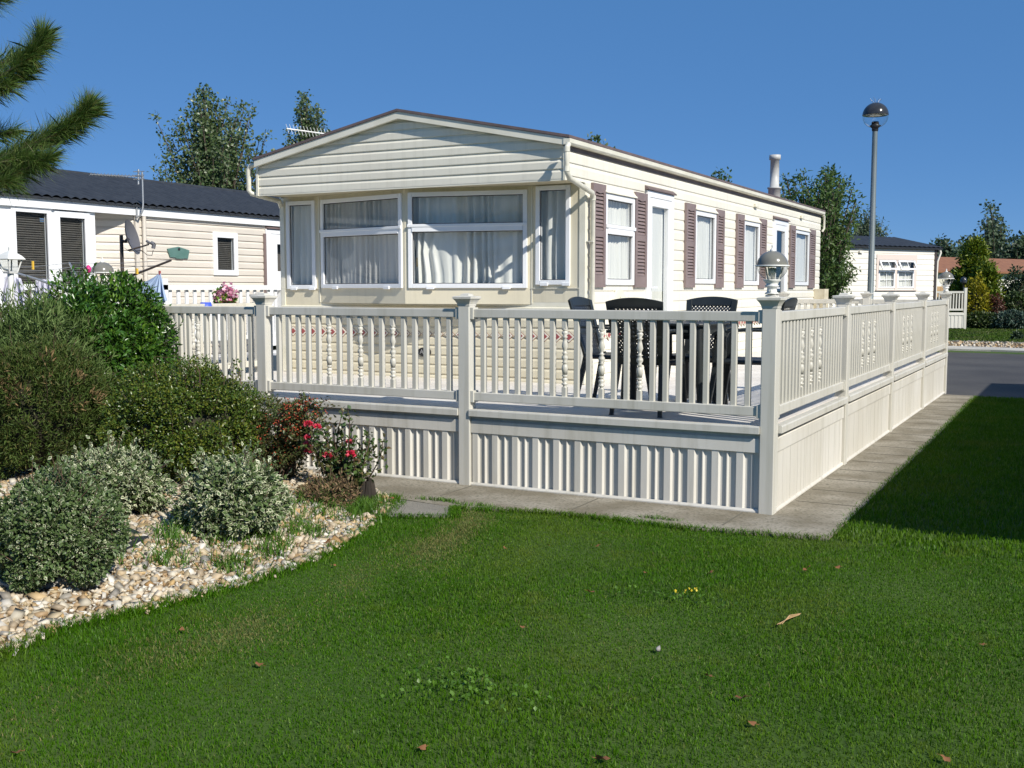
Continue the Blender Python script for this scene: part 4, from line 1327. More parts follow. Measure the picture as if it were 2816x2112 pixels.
for sx in (-1, 1):
    for sy in (-1, 1):
        m = MB()
        a = np.array([c[0] + sx * (h - 0.075), c[1] + sy * (h - 0.075), DZ + 0.699]); b = np.array([c[0] + sx * (h - 0.04), c[1] + sy * (h - 0.04), DZ])
        m.tube([b, b * 0.5 + a * 0.5, a], [0.026, 0.034, 0.042], 10)
        m.build("leg", M['chair'], tb)


# ------------------------------------------------------------------ street lamp
sp = P(1880, 640, 21.2); bx, by = sp[0], sp[1]
top = P(1887, 212, 21.2)
lean = np.array([(top[0] - bx) * 0.2, (top[1] - by) * 0.2])
zt = 4.72
t = thing("street_lamp", (bx, by, 0), "tall slim grey lamp post with a clear and black globe on top", "street lamp")
m = MB(); m.tube([(bx, by, 0), (bx, by, 1.0), (bx, by, 1.02), (bx, by, zt)], [0.072, 0.072, 0.062, 0.050], 14); m.build("pole", M['galv'], t)
c = np.array([bx, by, zt])
m = MB(); m.lathe([(0.055, -0.03), (0.062, 0.0), (0.062, 0.03), (0.115, 0.07), (0.075, 0.095), (0.065, 0.15), (0.05, 0.155), (0.0, 0.156)], c, 18); m.build("lamp_holder", M['black'], t)
rg = 0.245
m = MB(); m.lathe([(rg * math.cos(a), 0.27 + rg * math.sin(a)) for a in np.linspace(R(-62), R(-1), 10)], c, 32); m.build("bowl", M['glass'], t)
m = MB(); m.lathe([(0.0, 0.30), (0.12, 0.275), (0.235, 0.268), (rg, 0.272)] + [(rg * math.cos(a), 0.27 + rg * math.sin(a)) for a in np.linspace(R(3), R(90), 12)], c, 32); m.build("dome", M['dome_dark'], t)
m = MB()
for k in range(7):
    a = k * 0.9
    m.tube([c + np.array([0.04 * math.cos(a), 0.04 * math.sin(a), 0.51]), c + np.array([0.11 * math.cos(a), 0.11 * math.sin(a), 0.575 + 0.015 * (k % 3)])], 0.003, 4)
m.build("bird_spike", M['metal_lt'], t)

# ------------------------------------------------------------------ plants
LEAF = np.array([(0, 0, 0), (0.5, 0.42, 0.10), (0, 1.0, 0.0), (-0.5, 0.42, 0.10)])


def leaves(name, pos, nrm_, size, aspect, m, parent=None, origin=None, axis=None, spread=0.7, uv=False):
    """pos (n,3): leaf bases; nrm_ (n,3): rough outward direction; axis: rough growing direction (defaults to nrm_)"""
    n = len(pos)
    size = np.broadcast_to(np.asarray(size, float), (n,)) if np.ndim(size) < 1 else np.asarray(size)
    a = (nrm_ if axis is None else axis) + rng.normal(0, spread, (n, 3)); a /= np.linalg.norm(a, axis=1)[:, None] + 1e-9
    f = nrm_ + np.array([0, 0, 0.6]) + rng.normal(0, 0.6, (n, 3))
    f -= a * (f * a).sum(1)[:, None]; f /= np.linalg.norm(f, axis=1)[:, None] + 1e-9
    b = np.cross(a, f)
    L = LEAF
    v = pos[:, None, :] + (b[:, None, :] * L[None, :, 0:1] * aspect + a[:, None, :] * L[None, :, 1:2] + f[:, None, :] * L[None, :, 2:3]) * size[:, None, None]
    lp = ((np.arange(n) * 4)[:, None] + np.array([0, 1, 2, 0, 2, 3])).reshape(-1)
    st = np.arange(0, len(lp), 3)
    u = None
    if uv: u = np.tile(np.array([(0.5, 0.0), (1.0, 0.5), (0.5, 1.0), (0.0, 0.5)]), (n, 1))
    return raw_mesh(name, v.reshape(-1, 3), lp, st, m, parent, origin, uv=u)


def sph(n):
    d = rng.normal(size=(n, 3)); return d / np.linalg.norm(d, axis=1)[:, None]


def mound(n, c, rad, lumps=26, lump_r=0.28, depth=0.30, base=0.0, box=1.0):
    """points in the outer layer of a lumpy half-mound standing on z = base; returns positions and outward directions"""
    c = np.array(c, float); rad = np.array(rad, float)
    i_ = np.arange(lumps) + 0.5; zz = 1 - 1.55 * i_ / lumps; aa = i_ * 2.39996 + rng.uniform(0, 6.28)
    rr_ = np.sqrt(np.maximum(0, 1 - zz * zz)); ld = np.stack([rr_ * np.cos(aa), rr_ * np.sin(aa), zz], 1) + rng.normal(0, 0.10, (lumps, 3))
    ld /= np.linalg.norm(ld, axis=1)[:, None]
    ld = np.sign(ld) * np.abs(ld) ** box
    lc = c + ld * rad * (1 - lump_r * rng.uniform(0.70, 1.20, lumps))[:, None]
    lr = lump_r * rng.uniform(0.75, 1.35, lumps)
    k = rng.integers(0, lumps, n)
    d = sph(n)
    r = lr[k] * (1 - depth * rng.random(n) ** 1.3)
    p = lc[k] + d * r[:, None] * rad
    out = (p - c) / rad; rr = np.linalg.norm(out, axis=1)
    keep = (rr > 0.45 + 0.1 * rng.random(n)) & (p[:, 2] > base + 0.005)
    nn = 0.55 * d + 0.45 * out / rr[:, None]
    return p[keep], nn[keep]


def twigs(name, base, tips, r0, m, parent, n=5, sag=0.0, bend=0.08):
    mb = MB()
    for t in tips:
        t = np.array(t, float); b = np.array(base, float) + np.array([*rng.normal(0, 0.03, 2), 0])
        mid = (b + t) / 2 + rng.normal(0, bend, 3) * np.linalg.norm(t - b) + np.array([0, 0, 0.12 * np.linalg.norm(t - b)])
        mb.tube([b, (b + mid) / 2 + rng.normal(0, 0.01, 3), mid, t + np.array([0, 0, -sag])], [r0, r0 * 0.8, r0 * 0.55, r0 * 0.25], n)
    return mb.build(name, m, parent)


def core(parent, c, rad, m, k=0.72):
    """solid dark lump inside a shrub, blocking the view through its leaves"""
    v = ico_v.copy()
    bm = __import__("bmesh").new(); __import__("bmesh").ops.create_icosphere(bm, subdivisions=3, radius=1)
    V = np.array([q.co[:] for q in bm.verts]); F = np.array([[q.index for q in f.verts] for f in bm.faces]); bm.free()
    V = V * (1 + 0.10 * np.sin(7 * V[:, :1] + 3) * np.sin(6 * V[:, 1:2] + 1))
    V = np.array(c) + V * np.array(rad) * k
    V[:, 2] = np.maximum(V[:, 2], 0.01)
    return raw_mesh("inner_core", V, F.reshape(-1), np.arange(0, F.size, 3), m, parent, smooth=True)


def shrub_at(x, D, y_top, y_base_z=0.0, w_px=100, squash=1.0, zb=None):
    """centre and radii of a bush seen at column x (2212 px), depth D, its top at row y_top, w_px wide"""
    top = P(x, y_top, D)
    w = w_px * _S * D / F_PX / 2
    base = np.array([top[0], top[1], 0.0])
    base[2] = float(bed_h(np.array([base[0]]), np.array([base[1]]))[0]) if zb is None else zb
    h = top[2] - base[2]
    return base, w, h


M['laurel'] = leaf_mat("laurel_leaf", [(0.026, 0.078, 0.010), (0.042, 0.115, 0.014), (0.062, 0.155, 0.018), (0.034, 0.092, 0.012), (0.11, 0.21, 0.022)], 0.28, 0.6, 0.18)
M['laurel_tip'] = leaf_mat("laurel_new_leaf", [(0.10, 0.22, 0.020), (0.16, 0.28, 0.03), (0.07, 0.17, 0.018)], 0.35, 0.5, 0.3)
M['grey_herb'] = leaf_mat("grey_green_herb", [(0.090, 0.150, 0.040), (0.125, 0.195, 0.055), (0.17, 0.24, 0.080), (0.070, 0.125, 0.028)], 0.6, 0.3, 0.25)
M['heath'] = leaf_mat("heath_leaf", [(0.044, 0.082, 0.014), (0.064, 0.106, 0.018), (0.082, 0.124, 0.024), (0.052, 0.082, 0.016), (0.13, 0.120, 0.036)], 0.6, 0.3, 0.2)
M['heath_dry'] = leaf_mat("heath_dry_tip", [(0.30, 0.21, 0.10), (0.22, 0.15, 0.07), (0.36, 0.26, 0.14)], 0.8, 0.2, 0.2)
M['coton'] = leaf_mat("cotoneaster_leaf", [(0.044, 0.088, 0.012), (0.066, 0.116, 0.015), (0.090, 0.142, 0.020), (0.16, 0.175, 0.020), (0.050, 0.096, 0.015)], 0.32, 0.5, 0.2)
M['coton_red'] = leaf_mat("russet_leaf", [(0.065, 0.095, 0.028), (0.13, 0.085, 0.034), (0.055, 0.100, 0.028), (0.10, 0.100, 0.035), (0.070, 0.110, 0.032), (0.090, 0.130, 0.045)], 0.45, 0.4, 0.2)
M['berry'] = leaf_mat("orange_red_berry", [(0.40, 0.050, 0.020), (0.50, 0.09, 0.03), (0.30, 0.03, 0.018)], 0.3, 0.5, 0)
M['rose_leaf'] = leaf_mat("rose_leaf", [(0.045, 0.090, 0.022), (0.070, 0.120, 0.030), (0.115, 0.155, 0.040), (0.14, 0.085, 0.04), (0.05, 0.10, 0.028), (0.085, 0.140, 0.035)], 0.4, 0.45, 0.2)
M['dead'] = leaf_mat("withered_leaf", [(0.16, 0.10, 0.055), (0.24, 0.155, 0.085), (0.10, 0.075, 0.035), (0.30, 0.20, 0.12), (0.07, 0.085, 0.025), (0.10, 0.12, 0.04)], 0.8, 0.2, 0.15)
M['core'] = mat("dark_core", (0.026, 0.030, 0.013), 0.95, (0.040, 0.034, 0.020), 14, bump=0.8, bscale=30)


def variegated(t0, t1):
    m = bpy.data.materials.new("variegated_leaf"); m.use_nodes = True
    n, l = m.node_tree.nodes, m.node_tree.links
    b = n["Principled BSDF"]; b.inputs["Roughness"].default_value = 0.45; b.inputs["Specular IOR Level"].default_value = 0.4
    uv = n.new("ShaderNodeUVMap"); sp = n.new("ShaderNodeVectorMath"); sp.operation = 'DISTANCE'; sp.inputs[1].default_value = (0.5, 0.5, 0)
    l.new(uv.outputs[0], sp.inputs[0])
    # uv is a diamond: distance along it as |u-.5| + |v-.5|
    sx = n.new("ShaderNodeSeparateXYZ"); l.new(uv.outputs[0], sx.inputs[0])
    ab = []
    for k in (0, 1):
        s1 = n.new("ShaderNodeMath"); s1.operation = 'SUBTRACT'; s1.inputs[1].default_value = 0.5; l.new(sx.outputs[k], s1.inputs[0])
        s2 = n.new("ShaderNodeMath"); s2.operation = 'ABSOLUTE'; l.new(s1.outputs[0], s2.inputs[0]); ab.append(s2)
    ad = n.new("ShaderNodeMath"); ad.operation = 'ADD'; l.new(ab[0].outputs[0], ad.inputs[0]); l.new(ab[1].outputs[0], ad.inputs[1])
    g = n.new("ShaderNodeNewGeometry")
    th = n.new("ShaderNodeMapRange"); th.inputs[3].default_value = t0; th.inputs[4].default_value = t1; l.new(g.outputs["Random Per Island"], th.inputs[0])
    gt = n.new("ShaderNodeMath"); gt.operation = 'GREATER_THAN'; tcv = n.new("ShaderNodeTexCoord"); nzv = n.new("ShaderNodeTexNoise"); nzv.inputs["Scale"].default_value = 95; l.new(tcv.outputs["Object"], nzv.inputs["Vector"])
    nm = n.new("ShaderNodeMath"); nm.operation = 'MULTIPLY_ADD'; nm.inputs[1].default_value = 0.7; nm.inputs[2].default_value = -0.35; l.new(nzv.outputs["Fac"], nm.inputs[0])
    na = n.new("ShaderNodeMath"); na.operation = 'ADD'; l.new(ad.outputs[0], na.inputs[0]); l.new(nm.outputs[0], na.inputs[1])
    l.new(na.outputs[0], gt.inputs[0]); l.new(th.outputs[0], gt.inputs[1])
    gr = n.new("ShaderNodeValToRGB"); e = gr.color_ramp.elements
    e[0].color = (0.050, 0.100, 0.026, 1); e[1].color = (0.12, 0.175, 0.06, 1); l.new(g.outputs["Random Per Island"], gr.inputs[0])
    mx = n.new("ShaderNodeMixRGB"); mx.inputs[2].default_value = (0.60, 0.61, 0.41, 1)
    l.new(gt.outputs[0], mx.inputs[0]); l.new(gr.outputs[0], mx.inputs[1]); l.new(mx.outputs[0], b.inputs["Base Color"])
    tr = n.new("ShaderNodeBsdfTranslucent"); l.new(mx.outputs[0], tr.inputs[0])
    ms = n.new("ShaderNodeMixShader"); ms.inputs[0].default_value = 0.2
    l.new(b.outputs[0], ms.inputs[1]); l.new(tr.outputs[0], ms.inputs[2]); l.new(ms.outputs[0], n["Material Output"].inputs[0])
    return m


M['varieg'] = variegated(0.21, 0.68)
M['varieg_green'] = variegated(0.33, 0.90)


def bush(name, label, x, D, y_top, w_px, m, n, size, aspect=0.55, lumps=26, lump_r=0.30, squash=0.62, deep=1.0, cat="shrub", group=None, kcore=0.70, uv=False, spread=0.7, lean=0.0, stem_n=9, axis_up=0.0, stray=70, box=0.9):
    base, w, h = shrub_at(x, D, y_top, w_px=w_px)
    t = thing(name, base, label, cat, group)
    zc = base[2] + h * (1 - squash)
    c = (base[0], base[1], zc)
    rad = (w, w * deep, h * squash)
    p, d = mound(n, c, rad, lumps, lump_r, base=base[2], box=box)
    sk = rng.random(len(p)) < np.clip((p[:, 2] - base[2]) / 0.06 + 0.4, 0, 1)
    p, d = p[sk], d[sk]
    ax = d + np.array([0, 0, axis_up]) if axis_up else None
    leaves("foliage", p, d, size * rng.uniform(0.65, 1.25, len(p)), aspect, m, t, axis=ax, spread=spread, uv=uv)
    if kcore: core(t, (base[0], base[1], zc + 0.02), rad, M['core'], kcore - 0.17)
    tips = np.array(c) + sph(stem_n) * np.array(rad) * 0.85
    tips[:, 2] = np.maximum(tips[:, 2], base[2] + h * 0.35)
    twigs("stem", base, tips, 0.010 + 0.004 * h, M['twig'], t)
    if stray:
        mbs = MB(); sp_, sd_ = [], []
        for _ in range(stray):
            dd = sph(1)[0]; dd[2] = abs(dd[2]) * 1.1 - 0.15; dd /= np.linalg.norm(dd)
            a = np.array(c) + dd * np.array(rad) * rng.uniform(0.80, 0.95); L_ = rng.uniform(0.06, 0.16) * (0.5 + h)
            g_ = dd * 0.7 + np.array([0, 0, 0.6]) + rng.normal(0, 0.3, 3); g_ /= np.linalg.norm(g_); e = a + g_ * L_
            if a[2] < base[2] + 0.05: continue
            mbs.tube([a, (a + e) / 2 + rng.normal(0, 0.008, 3), e], [0.003, 0.0024, 0.0012], 4)
            for s in np.linspace(0.0, 1, max(6, int(L_ / size * 3.0))):
                sp_.append(a * (1 - s) + e * s + rng.normal(0, 0.006, 3)); sd_.append(g_ + rng.normal(0, 0.7, 3))
        mbs.build("sprays", M['twig'], t)
        leaves("leaves", np.array(sp_), np.array(sd_), size * rng.uniform(0.7, 1.15, len(sp_)), aspect, m, t, spread=0.4, uv=uv)
    return t, base, w, h, c, rad


# tall glossy laurel-like bush in front of the deck corner
t, base, w, h, c, rad = bush("laurel_bush", "big glossy bright green bush covering the left end of the railing", 204, 10.35, 600, 330, M['laurel'], 52000, 0.056, 0.42, 40, 0.30, 0.60, kcore=0.68, spread=0.7, box=0.72)
p, d = mound(2600, c, np.array(rad) * 1.03, 60, 0.16, base=base[2] + 0.5)
k = (p[:, 2] > c[2] - 0.1) & (np.linalg.norm((p - np.array(c)) / np.array(rad), axis=1) > 0.9)
leaves("new_leaves", p[k], d[k], 0.060 * rng.uniform(0.7, 1.1, k.sum()), 0.38, M['laurel_tip'], t, axis=d[k] + np.array([0, 0, 1.0]))
# grey-green wispy herb in front of it
bush("grey_herb", "wispy grey-green bush growing between the laurel and the brownish conifer", 60, 9.55, 640, 330, M['grey_herb'], 17000, 0.085, 0.13, 50, 0.30, 0.55, kcore=0.66, spread=0.9, axis_up=0.9)
# brownish heath-like conifer
t, base, w, h, c, rad = bush("heath_shrub", "dark olive feathery bush with a few dry brown tips, at the edge of the picture", 78, 8.75, 730, 326, M['heath'], 46000, 0.045, 0.20, 38, 0.30, 0.60, kcore=0.76, spread=0.6, axis_up=0.3)
p, d = mound(6000, c, np.array(rad) * 1.02, 90, 0.10, base=base[2])
kk = np.zeros(len(p), bool)
for q in (P(118, 765, 8.2), P(95, 742, 8.2), P(85, 785, 8.15), P(140, 790, 8.2), P(8, 790, 8.2), P(40, 820, 8.15), P(175, 850, 8.2), P(20, 750, 8.2), P(160, 745, 8.3)):
    kk |= np.linalg.norm(p - q, axis=1) < 0.10
for q in p[(d @ -_fw > 0.45) & (p[:, 2] > c[2] + 0.1) & (np.linalg.norm((p - np.array(c)) / np.array(rad), axis=1) > 0.97)][:13]:
    kk |= (np.linalg.norm(p - q, axis=1) < 0.075)
kk &= np.linalg.norm((p - np.array(c)) / np.array(rad), axis=1) > 0.92
leaves("dry_foliage", p[kk], d[kk], 0.060, 0.2, M['heath_dry'], t, axis=d[kk] + np.array([0.2, 0, 0.5]), spread=0.5)
# dense small-leaved cotoneaster mound
t, base, w, h, c, rad = bush("cotoneaster", "wide rounded dark green bush with tiny leaves in the middle of the gravel bed", 403, 8.55, 786, 350, M['coton'], 64000, 0.024, 0.55, 44, 0.26, 0.60, kcore=0.78, spread=0.9)
tips = [np.array(c) + np.array([rng.uniform(-0.75, 0.75) * rad[0], rng.uniform(-0.4, 0.4) * rad[1], rad[2] * rng.uniform(0.85, 1.12)]) for _ in range(26)]
mbt = MB(); lp_, ld_ = [], []
for q in tips:
    a = q - np.array([rng.uniform(-0.06, 0.06), 0, 0.22]); mbt.tube([a, (a + q) / 2 + rng.normal(0, 0.015, 3), q], [0.005, 0.004, 0.002], 4)
    for s in np.linspace(0.1, 1, 16):
        lp_.append(a * (1 - s) + q * s + rng.normal(0, 0.012, 3)); ld_.append(rng.normal(0, 1, 3))
mbt.build("sprays", M['twig'], t)
leaves("leaves", np.array(lp_), np.array(ld_), 0.030, 0.55, M['coton'], t)
# arching cotoneaster with red berries
base, w, h = shrub_at(606, 8.55, 838, w_px=190)
t = thing("berry_bush", base, "spreading arching bush with russet leaves and orange-red berries", "shrub")
mbt = MB(); lp_, ld_, bp = [], [], []
for k in range(64):
    a = np.array([base[0] - 0.05, base[1], base[2] + 0.05]) + rng.normal(0, 0.06, 3) * np.array([1, 1, 0.3])
    ang = rng.uniform(-1.0, 2.6) if k < 46 else rng.uniform(0, 6.28)
    r = rng.uniform(0.18, 0.46)
    e = np.array([base[0] + r * math.cos(ang * 0.55 - 0.3), base[1] + 0.42 * r * math.sin(ang) - 0.05, base[2] + h * rng.uniform(0.35, 1.02) * (1 - 0.25 * r)])
    mid = (a + e) / 2 + np.array([-0.06, 0, 0.16])
    pts = [a * (1 - s) ** 2 + mid * 2 * s * (1 - s) + e * s * s for s in np.linspace(0, 1, 7)]
    mbt.tube(pts, np.linspace(0.007, 0.002, 7), 4)
    for s in np.linspace(0.2, 1, 46):
        q = a * (1 - s) ** 2 + mid * 2 * s * (1 - s) + e * s * s
        side = (1 if rng.random() < 0.5 else -1)
        lp_.append(q + rng.normal(0, 0.010, 3)); ld_.append(np.array([rng.normal(0, 0.4), side * 0.6 + rng.normal(0, 0.4), rng.normal(0.3, 0.6)]))
        if rng.random() < (0.30 if e[2] > base[2] + 0.40 and abs(e[0] - base[0]) < 0.36 else 0.04): bp.append(q + rng.normal(0, 0.016, 3))
mbt.build("branch", M['twig'], t)
leaves("foliage", np.repeat(np.array(lp_), 2, 0) + rng.normal(0, 0.012, (2 * len(lp_), 3)), np.repeat(np.array(ld_), 2, 0), 0.032 * rng.uniform(0.7, 1.2, 2 * len(lp_)), 0.5, M['coton_red'], t, spread=0.5)
bp = np.array(bp); bp = np.repeat(bp, 3, 0) + rng.normal(0, 0.012, (len(bp) * 3, 3))
stones("berries", bp[:, 0], bp[:, 1], bp[:, 2], np.full(len(bp), 0.0085), M['berry']).parent = t
pm_, dm_ = mound(5200, (base[0] - 0.10, base[1] + 0.02, base[2] + 0.26), (0.32, 0.26, 0.42), 24, 0.36, base=base[2])
leaves("leaves", pm_, dm_, 0.030 * rng.uniform(0.7, 1.2, len(pm_)), 0.45, M['coton_red'], t, axis=dm_ + np.array([0.5, 0, 0.2]), spread=0.5)
bpy.context.view_layer.update()
for o in t.children:
    if o.name.startswith("berries"): o.location = -Vector(t.location)
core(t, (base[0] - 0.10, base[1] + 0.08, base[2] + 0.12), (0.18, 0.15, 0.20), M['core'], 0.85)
# rose bush
base, w, h = shrub_at(742, 8.25, 905, w_px=170)
t = thing("rose_bush", base, "thin thorny rose bush with red blooms against the corrugated skirting", "rose bush")
mbt = MB(); lp_, ld_ = [], []
blooms = [(670, 918, 1.0), (689, 922, 0.8), (668, 946, 0.8), (672, 972, 1.05), (667, 960, 0.9), (710, 984, 1.0), (757, 955, 0.75), (761, 982, 1.05), (741, 998, 1.0)]
ends = [P(x, y, 8.25 + rng.uniform(-0.15, 0.12)) for x, y, s in blooms]
for q in [(741, 888), (751, 878), (733, 925), (800, 945), (826, 952), (792, 930), (700, 925), (720, 930), (775, 980), (790, 1000), (765, 940), (810, 965), (700, 960), (725, 955), (745, 965), (690, 1000), (715, 1020), (755, 1020), (775, 1030), (735, 985), (782, 960)]:
    ends.append(P(q[0], q[1], 8.25 + rng.uniform(-0.2, 0.15)))
for e in ends:
    a = np.array([base[0], base[1], base[2]]) + np.array([rng.normal(0, 0.05), rng.normal(0, 0.04), 0])
    mid = (a + e) / 2 + np.array([rng.normal(0, 0.05), rng.normal(0, 0.05), 0.06])
    pts = [a * (1 - s) ** 2 + mid * 2 * s * (1 - s) + e * s * s for s in np.linspace(0, 1, 7)]
    mbt.tube(pts, np.linspace(0.007, 0.003, 7), 5)
    for s in np.linspace(0.25, 1, 30):
        q = a * (1 - s) ** 2 + mid * 2 * s * (1 - s) + e * s * s
        for _q in range(2): lp_.append(q + rng.normal(0, 0.024, 3)); ld_.append(rng.normal(0, 1, 3))
mbt.build("stem", M['twig'], t)
leaves("foliage", np.array(lp_), np.array(ld_), 0.046 * rng.uniform(0.6, 1.2, len(lp_)), 0.6, M['rose_leaf'], t)
for (x, y, s), e in zip(blooms, ends):
    d = sph(34); d[:, 2] = np.abs(d[:, 2]) * 0.9
    e = e - _fw * 0.07
    leaves("bloom", e + d * 0.011 * s, d, 0.034 * s, 1.0, M['red_flower'], t, axis=d, spread=0.35)
# withered low plant in front of the roses
t, base, w, h, c, rad = bush("withered_plant", "low withered brown plant sprawling at the foot of the roses", 706, 8.02, 1036, 140, M['dead'], 2600, 0.036, 0.35, 22, 0.38, 0.8, kcore=0.50, spread=1.0)
# variegated clipped bushes
for x, D, yt, wp, n, lb in ((500, 6.85, 984, 222, 19000, "round variegated white and green bush nearest the roses"),
                            (242, 7.25, 964, 212, 17000, "variegated bush behind the other two, at the foot of the dark mounds"),
                            (108, 5.75, 1022, 262, 44000, "largest grey-green variegated bush, cut by the picture edge in front of the gravel")):
    bush("variegated_euonymus", lb, x, D, yt, wp, M['varieg'] if D > 6 else M['varieg_green'], n, 0.036 if D > 6 else 0.025, 0.62, 26, 0.33, 0.60, kcore=0.76, uv=True, group="variegated euonymus bushes in the gravel", spread=0.8)
# rotten stump and exposed weed membrane
sp_ = P(790, 1078, 8.3)
mb = MB()
for k in range(9):
    a = k * 0.7; r = 0.055
    x, y = sp_[0] + r * math.cos(a) * 0.9, sp_[1] + r * math.sin(a)
    mb.tube([(x, y, -0.02), (x + rng.normal(0, 0.004), y, 0.10), (x + rng.normal(0, 0.01), y + rng.normal(0, 0.01), 0.15 + rng.uniform(0, 0.07))], [0.034, 0.03, 0.015], 6, smooth=False)
tag(mb.build("tree_stump", M['wood_old'], origin=(sp_[0], sp_[1], 0)), "dark rotten little stump at the corner of the gravel bed and path", "stump")
mb = MB(); q = [P(x, y, 1) for x, y in ()]


def on_bed(x, y):
    d = _fw + _rt * ((x * _S - 1408) / F_PX) - _up * ((y * _S - 1056) / F_PX)
    z = 0.1
    for _ in range(4):
        p = np.array([0, 0, CAM_Z]) + d * ((z - CAM_Z) / d[2]); z = float(bed_h(np.array([p[0]]), np.array([p[1]]))[0]) + 0.01
    return np.array([p[0], p[1], z])


mq = [on_bed(x, y) for x, y in ((236, 1195), (250, 1158), (275, 1147), (325, 1168), (296, 1182), (268, 1200))]
mb.add([p + np.array([0, 0, 0.028]) for p in mq], [tuple(range(6))], False, True)
mb.add([p + np.array([0, 0, 0.012]) for p in mq], [tuple(range(6))[::-1]], False, True)
tag(mb.build("weed_membrane", M['membrane']), "flap of black weed membrane showing through the gravel", "sheet")

# fallen leaves, a twig and small stones on the lawn
M['fallen'] = leaf_mat("fallen_leaf", [(0.26, 0.10, 0.035), (0.34, 0.16, 0.06), (0.20, 0.085, 0.04), (0.38, 0.22, 0.11)], 0.7, 0.3, 0.2)


def gnd(x, y):
    d = _fw + _rt * ((x * _S - 1408) / F_PX) - _up * ((y * _S - 1056) / F_PX)
    p = np.array([0, 0, CAM_Z]) + d * (-CAM_Z / d[2])
    return p


def leaf_mesh(sz):
    mb = MB(); ring = []
    for a in np.linspace(0, 2 * math.pi, 14, endpoint=False):
        r = sz * (1 + 0.22 * math.sin(5 * a)) * (0.7 + 0.3 * abs(math.cos(a)))
        ring.append((r * math.cos(a), r * 0.75 * math.sin(a), 0.010 + 0.35 * sz * math.sin(a * 2 + 1) + 0.25 * sz * abs(math.sin(a))))
    mb.add([(0, 0, 0.012)] + ring, [(0, i + 1, (i + 1) % 14 + 1) for i in range(14)], True, True)
    mb.tube([(sz * 0.9, 0, 0.012), (sz * 1.7, sz * 0.2, 0.014)], 0.0012, 4)
    return proto_mesh(mb, "fallen_leaf", M['fallen'])


lm = [leaf_mesh(s) for s in (0.028, 0.034, 0.022)]
for i, (x, y, s) in enumerate([(1275, 1287, 1), (1604, 1520, 1.2), (1620, 1574, 1.2), (820, 1105, 1.1), (1738, 1240, 0.9), (1748, 1232, 0.8), (1808, 1233, 0.9), (1535, 1245, 0.8), (2120, 1402, 0.9),
                               (705, 1195, 1.5), (845, 1095, 1.0), (1290, 1187, 1.0), (1090, 1190, 0.7), (1300, 1655, 1.2), (1128, 1363, 0.8), (392, 1370, 0.9), (560, 1445, 0.8), (35, 1640, 1.1), (910, 1628, 0.9), (1530, 1470, 0.7), (720, 1228, 0.9), (2040, 1650, 0.9), (1395, 1245, 0.7), (1185, 1185, 0.7)]):
    p = gnd(x, y)
    o = bpy.data.objects.new("fallen_leaf", lm[i % 3]); COL.objects.link(o)
    o.location = (p[0], p[1], 0.016 if p[0] > bed_edge_x(p[1]) else 0.06); o.rotation_euler = (rng.uniform(-0.4, 0.4), rng.uniform(-0.4, 0.4), rng.uniform(0, 6.28)); o.scale = (s * 0.72,) * 3
    tag(o, "small curled brown dead leaf lying on the grass of the lawn", "leaf", "dead leaves on the lawn")
mb = MB(); a, b = gnd(1678, 1362), gnd(1728, 1341)
for k in range(3): mb.tube([a + np.array([0.01 * k, 0.008 * k, 0.03]), (a + b) / 2 + np.array([0, 0.006 * k, 0.036 + 0.006 * k]), b + np.array([0, 0.012 * k - 0.01, 0.034])], [0.002, 0.0028, 0.0016], 5)
tag(mb.build("dry_stick", mat("straw_stick", (0.42, 0.27, 0.13), 0.8)), "short straw-coloured dry stick lying on the lawn", "stick")
mb = MB()
for k, (x, y) in enumerate(((1422, 1412),)):
    p = gnd(x, y); o = stones("pale_stone", np.array([p[0]]), np.array([p[1]]), np.array([0.024]), np.array([0.019]), mat("grey_stone", (0.27, 0.25, 0.235), 0.7)); tag(o, "single small pale grey stone lying in the middle of the lawn", "stone")
# clover-like weeds with tiny yellow flowers
p0 = np.concatenate([gnd(x, y)[None, :2] + rng.normal(0, 0.07, (34, 2)) * np.array([2.2, 1]) for x, y in ((1445, 1302), (1475, 1300), (980, 1490), (1010, 1475), (1040, 1500), (1060, 1525), (960, 1520))])
p3 = np.stack([p0[:, 0], p0[:, 1], rng.uniform(0.02, 0.05, len(p0))], 1)
o = leaves("lawn_weeds", p3, np.tile([0, 0, 1.0], (len(p3), 1)), 0.022, 0.8, leaf_mat("weed_leaf", [(0.08, 0.175, 0.018), (0.11, 0.21, 0.025), (0.06, 0.14, 0.012)]), spread=1.0); tag(o, kind='stuff')
p3 = np.array([np.append(gnd(x, y)[:2], 0.055) for x, y in ((1455, 1298), (1478, 1300), (1492, 1298), (1501, 1299), (1462, 1302))])
p3 = np.repeat(p3, 3, 0) + rng.normal(0, 0.006, (15, 3)); o = leaves("weed_flowers", p3, np.tile([0, 0, 1.0], (len(p3), 1)), 0.016, 0.8, leaf_mat("yellow_petal", [(0.72, 0.55, 0.03), (0.8, 0.62, 0.05)])); tag(o, kind='stuff')

